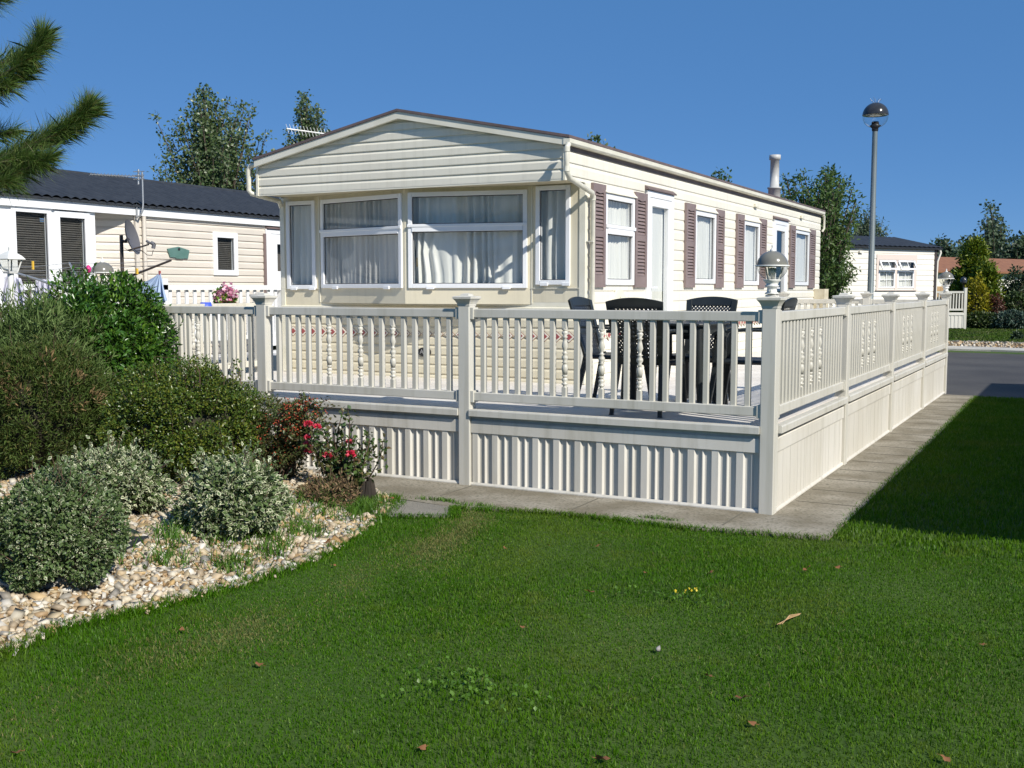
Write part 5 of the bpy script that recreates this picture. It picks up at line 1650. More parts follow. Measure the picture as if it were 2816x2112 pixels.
# ------------------------------------------------------------------ trees
M['poplar'] = leaf_mat("poplar_leaf", [(0.070, 0.125, 0.040), (0.100, 0.160, 0.055), (0.140, 0.195, 0.075), (0.21, 0.25, 0.15), (0.080, 0.135, 0.042)], 0.36, 0.5, 0.4)
M['ash'] = leaf_mat("ash_leaf", [(0.046, 0.10, 0.024), (0.070, 0.132, 0.030), (0.098, 0.165, 0.040), (0.13, 0.19, 0.052)], 0.42, 0.45, 0.4)
M['willow'] = leaf_mat("far_leaf", [(0.075, 0.115, 0.060), (0.10, 0.145, 0.080), (0.125, 0.165, 0.10)], 0.5, 0.4, 0.3)
M['dark_tree'] = leaf_mat("dark_far_leaf", [(0.036, 0.066, 0.032), (0.052, 0.088, 0.042), (0.072, 0.108, 0.055)], 0.5, 0.4, 0.25)
M['gold'] = leaf_mat("golden_conifer", [(0.075, 0.135, 0.010), (0.125, 0.185, 0.012), (0.21, 0.24, 0.015), (0.050, 0.100, 0.012)], 0.5, 0.4, 0.2)
M['gold2'] = leaf_mat("yellow_shrub", [(0.26, 0.24, 0.012), (0.36, 0.31, 0.015), (0.16, 0.17, 0.012)], 0.5, 0.4, 0.2)
M['hedge'] = leaf_mat("hedge_leaf", [(0.030, 0.055, 0.012), (0.045, 0.080, 0.016), (0.070, 0.100, 0.018)], 0.5, 0.4, 0.15)
M['purple'] = leaf_mat("red_brown_leaf", [(0.085, 0.030, 0.018), (0.12, 0.045, 0.024), (0.06, 0.025, 0.016)], 0.5, 0.4, 0.15)
M['bluegrey'] = leaf_mat("blue_grey_leaf", [(0.045, 0.080, 0.055), (0.065, 0.105, 0.075), (0.035, 0.065, 0.042)], 0.5, 0.4, 0.15)


def tree(name, label, x, D, tips, m, trunk_r=0.16, n_extra=60, leaf=0.12, per=60, clump=0.45, aspect=0.7, depth=1.4, up=1.0, base_px=None, cat="tree", group=None, low=0.35):
    """tips: (x, y) of shoot ends in the photograph; every shoot gets its own depth round the trunk and is clothed with leaf clumps"""
    b = P(x, 700, D); base = np.array([b[0], b[1], 0.0])
    t = thing(name, base, label, cat, group)
    T = [P(px, py, D + rng.uniform(-depth, depth) * (0.35 + 0.65 * min(1, abs(k) / 3))) for k, (px, py) in enumerate(tips)]
    hi = max(q[2] for q in T)
    lead = T[int(np.argmax([q[2] for q in T]))]
    tr = MB()
    path = [base, base + np.array([0.03, 0, hi * 0.2]), base * 0.92 + lead * 0.08 + np.array([0, 0, hi * 0.3]), np.array([*(base[:2] * 0.75 + lead[:2] * 0.25), hi * 0.6]), np.array([*(base[:2] * 0.3 + lead[:2] * 0.7), hi * 0.85]), lead]
    tr.tube(path, [trunk_r * 1.25, trunk_r, trunk_r * 0.9, trunk_r * 0.6, trunk_r * 0.3, trunk_r * 0.08], 9)
    tr.build("trunk", M['bark'], t)

    def axis_pt(z):
        for a, c in zip(path, path[1:]):
            if z <= c[2]: s = (z - a[2]) / max(1e-6, c[2] - a[2]); return a * (1 - s) + c * s
        return path[-1]
    br = MB(); lp, ld = [], []
    ends = list(T)
    for _ in range(n_extra):
        a, c = T[rng.integers(len(T))], T[rng.integers(len(T))]
        s = rng.uniform(0.0, 0.55); q = a * (1 - s) + c * s
        ax = axis_pt(q[2]); q = ax + (q - ax) * rng.uniform(0.35, 0.95) + rng.normal(0, clump * 0.6, 3)
        q[2] -= rng.uniform(0, 0.30) * (hi - low * hi) * rng.random()
        q[1] += rng.uniform(-depth, depth) * 0.6
        ends.append(q)
    for e in ends:
        z0 = max(low * hi * 0.7, e[2] - np.hypot(*(e - axis_pt(e[2]))[:2]) * (0.8 + up) - 0.35 * hi * 0.3)
        a = axis_pt(z0)
        mid = (a + e) / 2 + np.array([0, 0, -0.10 * np.linalg.norm(e - a)])
        pts = [a * (1 - s) ** 2 + mid * 2 * s * (1 - s) + e * s * s for s in np.linspace(0, 1, 6)]
        br.tube(pts, np.linspace(trunk_r * 0.26, 0.010, 6), 5)
        ss = np.linspace(0.45, 1.0, 6)
        for s in ss:
            q = a * (1 - s) ** 2 + mid * 2 * s * (1 - s) + e * s * s
            k = int(per / 6)
            w = clump * (1.12 - 0.85 * max(0, s - 0.35))
            g = rng.normal(0, w * 0.5, (k, 3)); lp.append(q + g); ld.append(g / (w + 1e-6) + rng.normal(0, 0.4, (k, 3)))
    br.build("limbs", M['bark'], t)
    lp = np.concatenate(lp); ld = np.concatenate(ld); ld /= np.linalg.norm(ld, axis=1)[:, None] + 1e-9
    leaves("crown", lp, ld, leaf * rng.uniform(0.7, 1.25, len(lp)), aspect, m, t, spread=0.8)
    return t


tree("poplar_tree", "broad grey-green poplar standing behind the dark-roofed neighbouring home", 470, 38,
     [(438, 195), (452, 200), (425, 215), (470, 222), (475, 245), (392, 268), (400, 250), (378, 275), (365, 320), (350, 345), (356, 378), (372, 300), (517, 232), (512, 245), (538, 250), (545, 240), (575, 292), (560, 305), (555, 330), (500, 260), (487, 270), (415, 240), (445, 230), (480, 300), (520, 290),
      (350, 440), (372, 445), (400, 440), (440, 445), (480, 445), (520, 440), (555, 440), (585, 435), (570, 400), (535, 405), (500, 415), (450, 415), (410, 415), (365, 410), (425, 365), (490, 365), (545, 365), (350, 400), (380, 395), (420, 390), (470, 390), (520, 390), (560, 380), (565, 350), (540, 330), (430, 340), (460, 330), (395, 340), (500, 350), (440, 280), (530, 310), (345, 420), (575, 410)],
     M['poplar'], 0.2, 95, 0.112, 170, 0.36, 0.85, 1.6)
tree("poplar_tree", "narrow poplar rising behind the roof edge and the aerial", 672, 42,
     [(655, 205), (662, 215), (650, 235), (672, 235), (688, 238), (680, 260), (700, 270), (705, 290), (645, 260), (640, 300), (628, 315), (620, 335), (600, 335), (700, 310), (720, 320), (735, 325), (660, 270), (670, 300), (685, 300), (650, 330), (690, 340), (630, 345), (710, 345), (665, 250)],
     M['poplar'], 0.16, 40, 0.112, 150, 0.32, 0.85, 1.2)
tree("leafy_tree", "small leafy tree top poking above the middle of the brown roof edge", 1292, 30, [(1290, 300), (1272, 312), (1305, 312), (1320, 322), (1285, 318), (1310, 325), (1265, 322)], M['poplar'], 0.08, 6, 0.11, 48, 0.20, 0.8, 0.6, low=0.7)
tree("leafy_tree", "tiny leafy tree top above the roof edge, beside the flue", 1556, 34, [(1553, 368), (1545, 380), (1565, 378), (1575, 390), (1540, 388), (1560, 388)], M['ash'], 0.08, 5, 0.11, 44, 0.20, 0.8, 0.6, low=0.7)
tree("ash_tree", "dark green tree with drooping sprays at the far corner of the cream home", 1772, 27.5,
     [(1790, 366), (1783, 375), (1800, 375), (1735, 375), (1730, 390), (1700, 400), (1688, 405), (1715, 392), (1758, 395), (1775, 392), (1815, 390), (1825, 400), (1840, 410), (1850, 430), (1853, 445), (1840, 460), (1845, 475), (1820, 490), (1805, 510), (1790, 530), (1795, 550), (1780, 560), (1775, 580),
      (1815, 570), (1830, 575), (1842, 582), (1838, 595), (1820, 600), (1785, 600), (1778, 615), (1770, 610), (1760, 440), (1740, 430), (1700, 430), (1790, 430), (1810, 440), (1790, 470), (1780, 500), (1775, 540), (1810, 420), (1745, 410)],
     M['ash'], 0.14, 60, 0.12, 132, 0.25, 0.42, 1.3, low=0.4)
tree("bushy_tree", "pale hazy round tree beyond the far home, behind the street lamp pole", 1872, 62, [(1872, 460), (1850, 475), (1835, 490), (1890, 470), (1905, 480), (1915, 500), (1830, 505), (1860, 490), (1885, 490), (1900, 505), (1845, 510), (1870, 510), (1875, 480)], M['willow'], 0.15, 42, 0.2, 90, 0.55, 0.35, 1.8)
tree("poplar_tree", "tall grey-green poplar at the far right, above the red-brown roof", 2150, 82, [(2138, 440), (2145, 448), (2128, 462), (2155, 462), (2165, 475), (2172, 490), (2122, 480), (2118, 500), (2112, 520), (2130, 520), (2180, 500), (2175, 520), (2160, 515), (2145, 490), (2190, 520), (2195, 540), (2120, 540), (2150, 540), (2175, 545), (2145, 520)], M['willow'], 0.25, 40, 0.24, 60, 0.50, 0.8, 2.0)
for i, (x, D, tips, lb) in enumerate((
        (2045, 70, [(2032, 520), (2020, 533), (2045, 524), (2060, 530), (2015, 545), (2072, 536), (2035, 540), (2055, 545), (2075, 550)], "dark rounded tree immediately right of the far home's roof end"),
        (2095, 74, [(2085, 524), (2100, 522), (2112, 530), (2078, 536), (2095, 535), (2120, 535), (2105, 545)], "dark bushy tree behind the tip of the golden conifer"),
        (2200, 72, [(2185, 522), (2205, 514), (2225, 526), (2180, 540), (2210, 530), (2240, 530), (2195, 548), (2165, 548)], "dark tree at the extreme edge, beyond the red-brown roof"))):
    tree("dark_tree", lb, x, D, tips, M['dark_tree'], 0.2, 34, 0.24, 90, 0.50, 0.7, 2.0, low=0.15, group="dark trees on the skyline")


def far_shrub(name, label, x, D, y_top, y_base, w, m, n=2600, size=0.12, squash=0.62, lumps=26, aspect=0.5, cat="shrub", group=None, up=0.0):
    base, hw, h = shrub_at(x, D, y_top, w_px=w, zb=0.0)
    t = thing(name, base, label, cat, group)
    zc = h * (1 - squash)
    p, d = mound(n, (base[0], base[1], zc), (hw, hw * 0.8, h * squash), lumps, 0.30)
    leaves("foliage", p, d, size * rng.uniform(0.7, 1.3, len(p)), aspect, m, t, axis=(d + np.array([0, 0, up])) if up else None)
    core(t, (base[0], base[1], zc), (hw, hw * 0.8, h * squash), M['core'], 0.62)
    twigs("stem", base, [np.array([base[0], base[1], zc]) + q * np.array([hw, hw * 0.8, h * 0.5]) * 0.6 for q in sph(4)], 0.03, M['twig'], t)
    return t


# golden conifers built of upswept sprays
def conifer(label, x, D, y_top, w, n=5200, lean=0.0):
    base, hw, h = shrub_at(x, D, y_top, w_px=w, zb=0.0)
    t = thing("golden_conifer", base, label, "conifer", "golden conifers across the road")
    mb = MB(); mb.tube([base, base + np.array([lean * 0.5, 0, h * 0.5]), base + np.array([lean, 0, h * 0.97])], [0.10, 0.07, 0.01], 7); mb.build("trunk", M['bark'], t)
    lp, ld = [], []
    for k in range(115):
        f = rng.random() ** 0.9
        z = h * (0.06 + 0.86 * f); r = hw * (1 - f) ** 0.65 * rng.uniform(0.65, 1.18) + 0.08
        a = rng.uniform(0, 6.28); s0 = base + np.array([lean * f, 0, z - 0.25 * r]); e = base + np.array([lean * f + r * math.cos(a), r * math.sin(a), z + 0.3 * r * rng.random()])
        for s in np.linspace(0.35, 1, 9):
            q = s0 * (1 - s) + e * s; kk = n // 1035
            lp.append(q + rng.normal(0, 0.10 + 0.14 * (1 - s), (kk, 3))); ld.append(np.tile(nrm(e - s0) * 0.7 + np.array([0, 0, 0.3]), (kk, 1)) + rng.normal(0, 0.4, (kk, 3)))
    leaves("foliage", np.concatenate(lp), np.concatenate(ld), 0.19 * rng.uniform(0.7, 1.3, sum(map(len, lp))), 0.42, M['gold'], t, spread=0.4)


conifer("tallest golden-green conifer with a leaning pointed tip, before the red-brown roof", 2092, 50, 512, 100, 9000, 0.35)
conifer("lower golden-green conifer with a drooping rounded top near the edge", 2130, 49, 568, 90, 8000)
far_shrub("yellow_shrub", "bright yellow upright shrub touching the end post of the small far deck", 2110, 47, 598, 690, 56, M['gold2'], 3200, 0.13, up=0.8)
far_shrub("red_shrub", "small red-brown round shrub between the yellow shrub and the hedge", 2148, 47, 635, 680, 46, M['purple'], 2000, 0.12)
far_shrub("green_shrub", "yellow-green low shrub right of the red-brown one", 2195, 48, 628, 690, 70, M['hedge'], 2600, 0.13)
far_shrub("blue_shrub", "spreading blue-grey shrub at the lawn edge, far right", 2185, 45, 672, 710, 90, M['bluegrey'], 3000, 0.13)
far_shrub("low_hedge", "low dark green clipped bush at the foot of the yellow shrub", 2122, 45.5, 674, 710, 70, M['hedge'], 2600, 0.12)
far_shrub("dark_shrub", "tall dark green shrub at the far edge in front of the red-brown roof", 2203, 50, 580, 690, 90, M['dark_tree'], 3600, 0.16)
far_shrub("dark_shrub", "dark green shrub just right of the lamp on the last deck post", 2062, 51, 575, 690, 46, M['dark_tree'], 2200, 0.15)
far_shrub("verge_plant", "small dark plant standing alone in the pale gravel verge", 2198, 36, 718, 745, 22, M['dark_tree'], 420, 0.09)


# ------------------------------------------------------------------ pine with long needles reaching in
M['needle'] = leaf_mat("pine_needle", [(0.055, 0.125, 0.026), (0.095, 0.185, 0.036), (0.15, 0.245, 0.055), (0.20, 0.29, 0.08), (0.17, 0.15, 0.06)], 0.4, 0.5, 0.3)
pb = P(-330, 700, 6.6)
t = thing("pine_tree", (pb[0], pb[1], 0), "long-needled pine whose branches reach in at the upper left corner", "pine")
mb = MB(); mb.tube([(pb[0], pb[1], 0), (pb[0] + 0.03, pb[1], 2.0), (pb[0], pb[1] + 0.05, 4.2), (pb[0] + 0.02, pb[1], 6.2)], [0.13, 0.11, 0.085, 0.03], 10); mb.build("trunk", M['bark'], t)


def pine_branch(p0, p1, p2, tufts, ln=0.12, dens=1500):
    mb = MB(); pts = [p0 * (1 - s) ** 2 + p1 * 2 * s * (1 - s) + p2 * s * s for s in np.linspace(0, 1, 9)]
    mb.tube(pts, np.linspace(0.022, 0.006, 9), 6); b = mb.build("branch", M['bark'], t)
    lp, ld = [], []
    for s0, s1 in tufts:
        ss = rng.uniform(s0, s1, dens)
        q = (1 - ss)[:, None] ** 2 * p0 + (2 * ss * (1 - ss))[:, None] * p1 + (ss ** 2)[:, None] * p2
        tg = 2 * (1 - ss)[:, None] * (p1 - p0) + 2 * ss[:, None] * (p2 - p1); tg /= np.linalg.norm(tg, axis=1)[:, None]
        d = sph(dens) + tg * rng.uniform(0.7, 1.9, (dens, 1))
        d[:, 2] += 0.10
        d /= np.linalg.norm(d, axis=1)[:, None]
        lp.append(q); ld.append(d)
    lp, ld = np.concatenate(lp), np.concatenate(ld)
    n = len(lp); L = ln * rng.uniform(0.45, 1.2, n)
    sd = np.cross(ld, sph(n)); sd /= np.linalg.norm(sd, axis=1)[:, None] + 1e-9
    w = 0.0009
    tip = lp + ld * L[:, None] + np.array([0, 0, -1.0]) * (0.12 * L)[:, None]
    mid = lp + ld * (L * 0.55)[:, None]
    v = np.stack([lp - sd * w * 0.6, lp + sd * w * 0.6, mid + sd * w, tip, mid - sd * w], 1)
    lpx = ((np.arange(n) * 5)[:, None] + np.array([0, 1, 2, 3, 4])).reshape(-1)
    raw_mesh("needles", v.reshape(-1, 3), lpx, np.arange(0, 5 * n, 5), M['needle'], b)


tk = lambda z: np.array([pb[0], pb[1], z])
D1 = 6.2
pine_branch(tk(2.6), P(60, 190, D1), P(92, 78, D1), [(0.40, 0.97), (0.66, 0.99)], 0.155, 1800)
pine_branch(tk(2.75), P(-60, 170, D1 + .2), P(45, 120, D1 + .1), [(0.5, 1.0)], 0.145, 1400)
pine_branch(tk(2.2), P(140, 330, D1 - .1), P(192, 232, D1 - .1), [(0.42, 0.97), (0.70, 1.0)], 0.148, 2200)
pine_branch(tk(2.15), P(40, 345, D1), P(110, 290, D1), [(0.4, 1.0)], 0.16, 1500)
pine_branch(tk(2.05), P(40, 320, D1 - .1), P(72, 345, D1 - .1), [(0.4, 1.0)], 0.145, 2000)
pine_branch(tk(2.0), P(-40, 330, D1 + .1), P(38, 370, D1), [(0.4, 1.0)], 0.16, 1500)
pine_branch(tk(2.3), P(-80, 300, D1 + .3), P(30, 285, D1 + .2), [(0.5, 1.0)], 0.15, 1200)
pine_branch(tk(2.7), P(-80, 210, D1 + .2), P(18, 185, D1), [(0.5, 1.0)], 0.145, 1400)
pine_branch(tk(2.5), P(20, 210, D1), P(60, 150, D1 + .1), [(0.5, 1.0)], 0.145, 1400)
pine_branch(tk(2.0), P(60, 375, D1 - .1), P(105, 340, D1 - .15), [(0.4, 1.0)], 0.145, 1800)
pine_branch(tk(2.1), P(90, 330, D1 + .1), P(150, 275, D1 + .05), [(0.4, 1.0)], 0.150, 1700)
pine_branch(tk(1.9), P(-20, 385, D1 - .1), P(20, 395, D1 - .1), [(0.4, 1.0)], 0.150, 1500)
pine_branch(tk(3.3), P(-70, 40, D1), P(2, -8, D1), [(0.5, 1.0)], 0.15, 1200)

# ------------------------------------------------------------------ neighbouring home on the left
LX, LWX = -12.25, -12.25                               # window section and recessed wall (both face +X)
lh = thing("mobile_home", (-14.0, 11.5, 0), "beige home with dark tiled roof, white fascia and slatted window blinds", "mobile home")
SEC = ((LX, 0, 0), (0, 1, 0), (-1, 0, 0)); REC = ((LWX, 0, 0), (0, 1, 0), (-1, 0, 0))
mb = MB(*SEC)
for a, b in ((6.0, 9.40), (9.955, 10.04), (10.565, 10.70)): mb.box(a, b, 0, 0.06, 0.2, 2.72)
mb.box(9.40, 9.955, 0, 0.06, 0.2, 1.0); mb.box(10.04, 10.565, 0, 0.06, 0.2, 1.0)
mb.box(10.64, 10.70, 0.06, 0.45, 0.2, 2.72)
mb.build("window_section", M['upvc'], lh)
window(lh, SEC, 9.36, 9.97, 0.95, 2.715, None, 0.065, curtain='blind')
window(lh, SEC, 10.02, 10.60, 0.95, 2.70, None, 0.085, curtain='blind')
mb = MB(*REC)
siding(mb, 0.2, 2.74, 0.112, lambda z: (11.44, 16.6), [(13.04, 13.50, 1.92, 2.51), (14.31, 15.1, 0.4, 2.62)], depth=0.016)
DG = nrm((-0.45, -0.74, 0)); mb.fr((LX, 11.44, 0), -DG, (-DG[1] * -1, DG[0] * -1, 0) if False else tuple(np.cross([0, 0, 1.0], -DG)))
siding(mb, 0.2, 2.74, 0.112, lambda z: (-math.hypot(0.45, 0.74), 0), depth=0.016)
mb.build("side_wall", M['beige'], lh)
window(lh, REC, 12.99, 13.54, 1.875, 2.555, None, 0.085, curtain='blind')
dr = glazed_door(lh, REC, 14.26, 15.12, 0.70, 2.66, 1.96, True, curtain=False, lf=0.17)
mb = MB(*REC); mb.box(14.17, 14.21, -0.04, -0.003, 0.7, 2.58); mb.build("door_trim", M['shutter'], lh)
mb = MB(*REC); mb.box(14.215, 14.255, -0.03, -0.003, 0.7, 2.66); mb.build("corner_trim", M['upvc'], lh)
mb = MB(*SEC); mb.box(5.9, 16.8, -0.05, -0.002, 2.715, 2.832); mb.build("fascia", M['upvc'], lh)
mb = MB(*SEC); mb.box(10.70, 11.44, 0.0, 0.47, 2.735, 2.745); mb.build("soffit", M['upvc'], lh)
mb = MB(*REC); mb.box(11.40, 11.47, -0.03, -0.003, 0.5, 2.71); mb.tube([(11.55, -0.04, 2.71), (11.55, -0.04, 0.5)], 0.03, 8, world=False); mb.build("downpipe", M['beige'], lh)
# pan-tiled roof: ribbed sheet from eaves to ridge
mb = MB(); n = 170; y0, y1 = 5.8, 16.9
pts = []
for i in range(n * 6 + 1):
    y = y0 + (y1 - y0) * i / (n * 6); w = 0.030 * abs(math.sin(math.pi * i / 14.0))
    pts += [(LX + 0.11, y, 2.865 + w), (-14.05, y, 3.44 + w)]
mb.add(pts, [(2 * i, 2 * i + 2, 2 * i + 3, 2 * i + 1) for i in range(n * 6)], False, True)
mb.add([(-14.05, y0, 3.44), (-14.05, y1, 3.44), (-15.9, y1, 2.87), (-15.9, y0, 2.87)], [(0, 1, 2, 3)], False, True)
mb.box(LX + 0.02, LX + 0.09, y0, y1, 2.834, 2.866)
mb.tube([(-14.05, y0, 3.445), (-14.05, y1, 3.445)], 0.045, 8)
mb.build("roof", M['roof_dark'], lh)
mb = MB(); mb.box(-15.8, LX - 0.1, y1 - 0.35, y1 - 0.30, 0.2, 2.8); mb.box(-15.8, -15.75, 6, y1 - 0.35, 0.2, 2.8); mb.exd([(-15.8, 2.8), (LX, 2.8), (-14.05, 3.42)], y1 - 0.35, y1 - 0.30); mb.exd([(-15.8, 0.2), (LX, 0.2), (LX, 2.8), (-14.05, 3.42), (-15.8, 2.8)], 5.95, 6.0)
mb.build("end_wall", M['beige'], lh)
mb = MB(*REC); mb.exd([(12.01, 2.258), (12.24, 2.296), (12.46, 2.248), (12.427, 2.119), (12.346, 2.122), (12.327, 2.112), (12.19, 2.114), (12.17, 2.128), (12.06, 2.133)], -0.025, -0.003)
sg = mb.build("name_plaque", M['green_sign'], lh, bevel=0.004)
mb = MB(*REC); mb.exd([(12.24 + 0.022 * math.cos(a), 2.258 + 0.022 * math.sin(a)) for a in np.linspace(0, 2 * math.pi, 14, endpoint=False)], -0.030, -0.0255); mb.build("plaque_boss", M['gasket'], sg)
# television aerial clamped to the fascia
def PX(x, y, X):
    d = _fw + _rt * ((x * _S - 1408) / F_PX) - _up * ((y * _S - 1056) / F_PX)
    return np.array([0, 0, CAM_Z]) + d * (X / d[0])


q0 = PX(299, 470, -12.18)
t = thing("tv_aerial", q0, "thin grey television aerial on a bent pole clamped to the white fascia", "aerial")
mb = MB(); pm = None
pts = [PX(295, 468, -12.18), PX(303, 466, -12.12), PX(308, 455, -12.10), PX(309, 440, -12.10), PX(307, 372, -12.10)]
mb.tube(pts, 0.014, 7)
mb.tube([PX(295, 440, -12.18), PX(296, 472, -12.18)], 0.012, 6); mb.build("pole", M['metal_lt'], t)
mb = MB(); a0, a1 = P(310, 382, 12.45), P(195, 376, 12.9)
mb.tube([a0, a1], 0.008, 5)
for s in np.linspace(0.02, 1, 16):
    c = a0 * (1 - s) + a1 * s; mb.tube([c - np.array([0.02, 0.0, 0.018]), c + np.array([0.02, 0.0, 0.018])], 0.004, 4)
b0 = P(299, 366, 12.45)
mb.tube([b0, P(299, 398, 12.45)], 0.012, 5)
for dy in (0, 8, 16): mb.tube([P(288, 371 + dy, 12.45), P(312, 370 + dy, 12.40)], 0.005, 4)
mb.build("aerial_array", M['metal_lt'], t)
# satellite dish on its own pole
D = 12.6
pb_ = P(262, 512, D); g0 = np.array([pb_[0], pb_[1], 0.0])
t = thing("satellite_dish", g0, "grey satellite dish seen almost edge-on, on a rusty pole by the neighbour", "satellite dish")
mb = MB(); mb.tube([g0, pb_ + np.array([0, 0, 0.02])], 0.021, 8); mb.build("pole", M['metal_dk'], t)
dc = P(283, 513, D)                                   # dish centre; axis points right and slightly towards the viewer
ax = nrm(_rt * 0.965 + _fw * -0.035 + _up * 0.25); s1 = nrm(np.cross(ax, [0, 0, 1])); s2 = np.cross(s1, ax)
pts, f = [], []
for i in range(7):
    r = 0.205 * i / 6
    for k in range(24):
        a = 2 * math.pi * k / 24
        pts.append(dc + s1 * r * 0.92 * math.cos(a) + s2 * r * math.sin(a) * 1.02 + ax * (1.3 * r * r - 0.03))
for i in range(6):
    for k in range(24): f.append((i * 24 + k, i * 24 + (k + 1) % 24, (i + 1) * 24 + (k + 1) % 24, (i + 1) * 24 + k))
mb = MB(); mb.add(pts, f, True, True); mb.add([p - ax * 0.006 for p in pts], [q[::-1] for q in f], True, True); mb.build("dish", M['dish'], t)
mb = MB(); mb.tube([P(263, 520, D), P(271, 522, D), dc - ax * 0.03], 0.02, 6)
lnb = P(322, 528, D); mb.tube([P(276, 541, D), P(305, 533, D), lnb], 0.010, 6); mb.build("arm", M['metal_dk'], t)
mb = MB(); c1, c2 = P(317, 523, D), P(334, 534, D); mb.tube([P(316, 520, D), P(324, 525, D)], 0.014, 8); mb.tube([P(326, 524, D), P(333, 528, D)], 0.022, 8); mb.tube([P(333, 527, D), P(331, 537, D)], 0.022, 8); mb.build("receiver", M['dish'], t)
mb = MB(); mb.tube([P(331, 540, D), P(328, 552, D), P(318, 551, D), P(306, 541, D), P(280, 543, D), P(266, 534, D), P(263, 560, D)], 0.004, 5); mb.build("cable", M['black'], t)

# white picket rail of the neighbour's veranda
WX = -11.3
t = thing("veranda_railing", (WX, 12, 0), "bright white slatted veranda railing behind the pink flowers", "railing")
mb = MB(); mb.box(WX - 0.05, WX + 0.05, 8.6, 13.5, 1.645, 1.715); mb.box(WX - 0.03, WX + 0.03, 8.6, 13.5, 0.90, 0.96); mb.build("rail", M['upvc'], t)
for i in range(30):
    y = 8.75 + i * 0.158
    if abs(y - 12.35) < 0.05: continue
    m_ = MB(); m_.box(WX - 0.012, WX + 0.012, y - 0.028, y + 0.028, 0.961, 1.644); m_.build("slat", M['upvc'], t)
for y in (8.6, 11.0, 13.48):
    m_ = MB(); m_.bbox(WX - 0.05, WX + 0.05, y - 0.05, y + 0.05, 0, 1.80 if y < 13 else 1.64); m_.build("post", M['upvc'], t)
m_ = MB(); m_.box(WX - 1.0, WX - 0.06, 8.6, 14.6, 0.55, 0.62); m_.box(WX - 0.06, WX + 0.02, 8.6, 13.5, 0.05, 0.62); m_.build("deck_base", M['upvc'], t)
m_ = MB(); m_.box(WX - 0.02, WX + 0.015, 12.10, 12.20, 1.25, 1.64); tag(m_.build("yellow_board", M['yellow'], origin=(WX, 12.15, 1.25)), "narrow yellow upright board between the white slats", "board")
fc = P(486, 642, 13.0)
t = thing("flower_pot", (fc[0], fc[1], 1.36), "brown trough of pink geraniums hanging on the white railing", "flower pot")
mb = MB(); mb.ext([(fc[0] - 0.06, fc[1] - 0.13), (fc[0] + 0.06, fc[1] - 0.13), (fc[0] + 0.06, fc[1] + 0.13), (fc[0] - 0.06, fc[1] + 0.13)], 1.44, 1.56); mb.build("pot", M['terracotta'], t)
d = sph(160); p = fc + d * np.array([0.09, 0.14, 0.09]) + np.array([0, 0, 0.0]); leaves("foliage", p, d, 0.055, 0.9, M['laurel_tip'], t)
p3 = np.concatenate([P(x, y, 12.9)[None] + rng.normal(0, 0.03, (26, 3)) for x, y in ((475, 632), (484, 622), (488, 633), (500, 627), (504, 635), (493, 640), (470, 640))])
leaves("blossom", p3, sph(len(p3)), 0.045, 1.0, M['pink_flower'], t)
sb = P(445, 676, 12.3); mb = MB(); mb.lathe([(0.0, 0), (0.07, 0), (0.075, 0.06), (0.06, 0.12), (0.0, 0.12)], (sb[0], sb[1], sb[2]), 12)
st_ = MB(); st_.lathe([(0.03, 0), (0.03, sb[2] - 0.001)], (sb[0], sb[1], 0), 8, cap=True)
t = thing("garden_stand", (sb[0], sb[1], 0), "blue topped little stand glimpsed through the railing", "stand"); mb.build("top", M['blue'], t); st_.build("leg", M['upvc'], t)

# rotary clothes dryer with washing
D = 11.6
hub = P(185, 640, D); g0 = np.array([hub[0], hub[1], 0.0])
t = thing("rotary_dryer", g0, "rotary clothes dryer with dark arms, behind the glossy bush", "clothes dryer")
mb = MB(); mb.tube([g0, hub], 0.022, 8); mb.build("pole", M['metal_lt'], t)
arm_tips = [P(370, 562, D - 0.1), P(-6, 577, D + 0.1), P(150, 568, D + 1.1), P(205, 578, D - 1.0)]
for i, q in enumerate(arm_tips):
    if i == 3: continue
    mb = MB(); mb.tube([hub, hub * 0.45 + q * 0.55 + np.array([0, 0, 0.012]), q], [0.016, 0.013, 0.012], 7); mb.build("arm", M['metal_dk'] if i == 0 else M['metal_lt'], t)
mb = MB()
for s in (1.0, 0.86, 0.72, 0.6):
    A, B, C_ = [hub * (1 - s) + q * s for q in arm_tips[:3]]
    for u, v in ((A, C_), (C_, B)):
        mb.tube([u, (u + v) / 2 - np.array([0, 0, 0.02]), v], 0.0028, 4)
mb.build("line", M['wire'], t)


def cloth(name, label, m, topA, topB, drop, sag, n=26, rows=9, pinch=0.0):
    A, B = np.array(topA), np.array(topB)
    pts = []
    for j in range(rows):
        v = j / (rows - 1)
        for i in range(n):
            s = i / (n - 1)
            ww = pinch + (1 - pinch) * min(1, v * 1.25 + 0.02)
            c = (A + B) / 2
            p = c + (A - c) * (1 - 2 * s) * ww
            p = p + np.array([0, 0, -drop * v * (1 - 0.14 * abs(2 * s - 1))]) + _fw * (0.025 * (0.3 + v) * math.sin(s * 19 + 0.6 * math.sin(v * 3)) + 0.02 * math.sin(s * 41))
            pts.append(p)
    f = [(j * n + i, j * n + i + 1, (j + 1) * n + i + 1, (j + 1) * n + i) for j in range(rows - 1) for i in range(n - 1)]
    mb = MB(); mb.add(pts, f, True, True)
    o = mb.build(name, m, origin=A)
    so_ = o.modifiers.new("thickness", 'SOLIDIFY'); so_.thickness = 0.004
    return tag(o, label, "cloth")


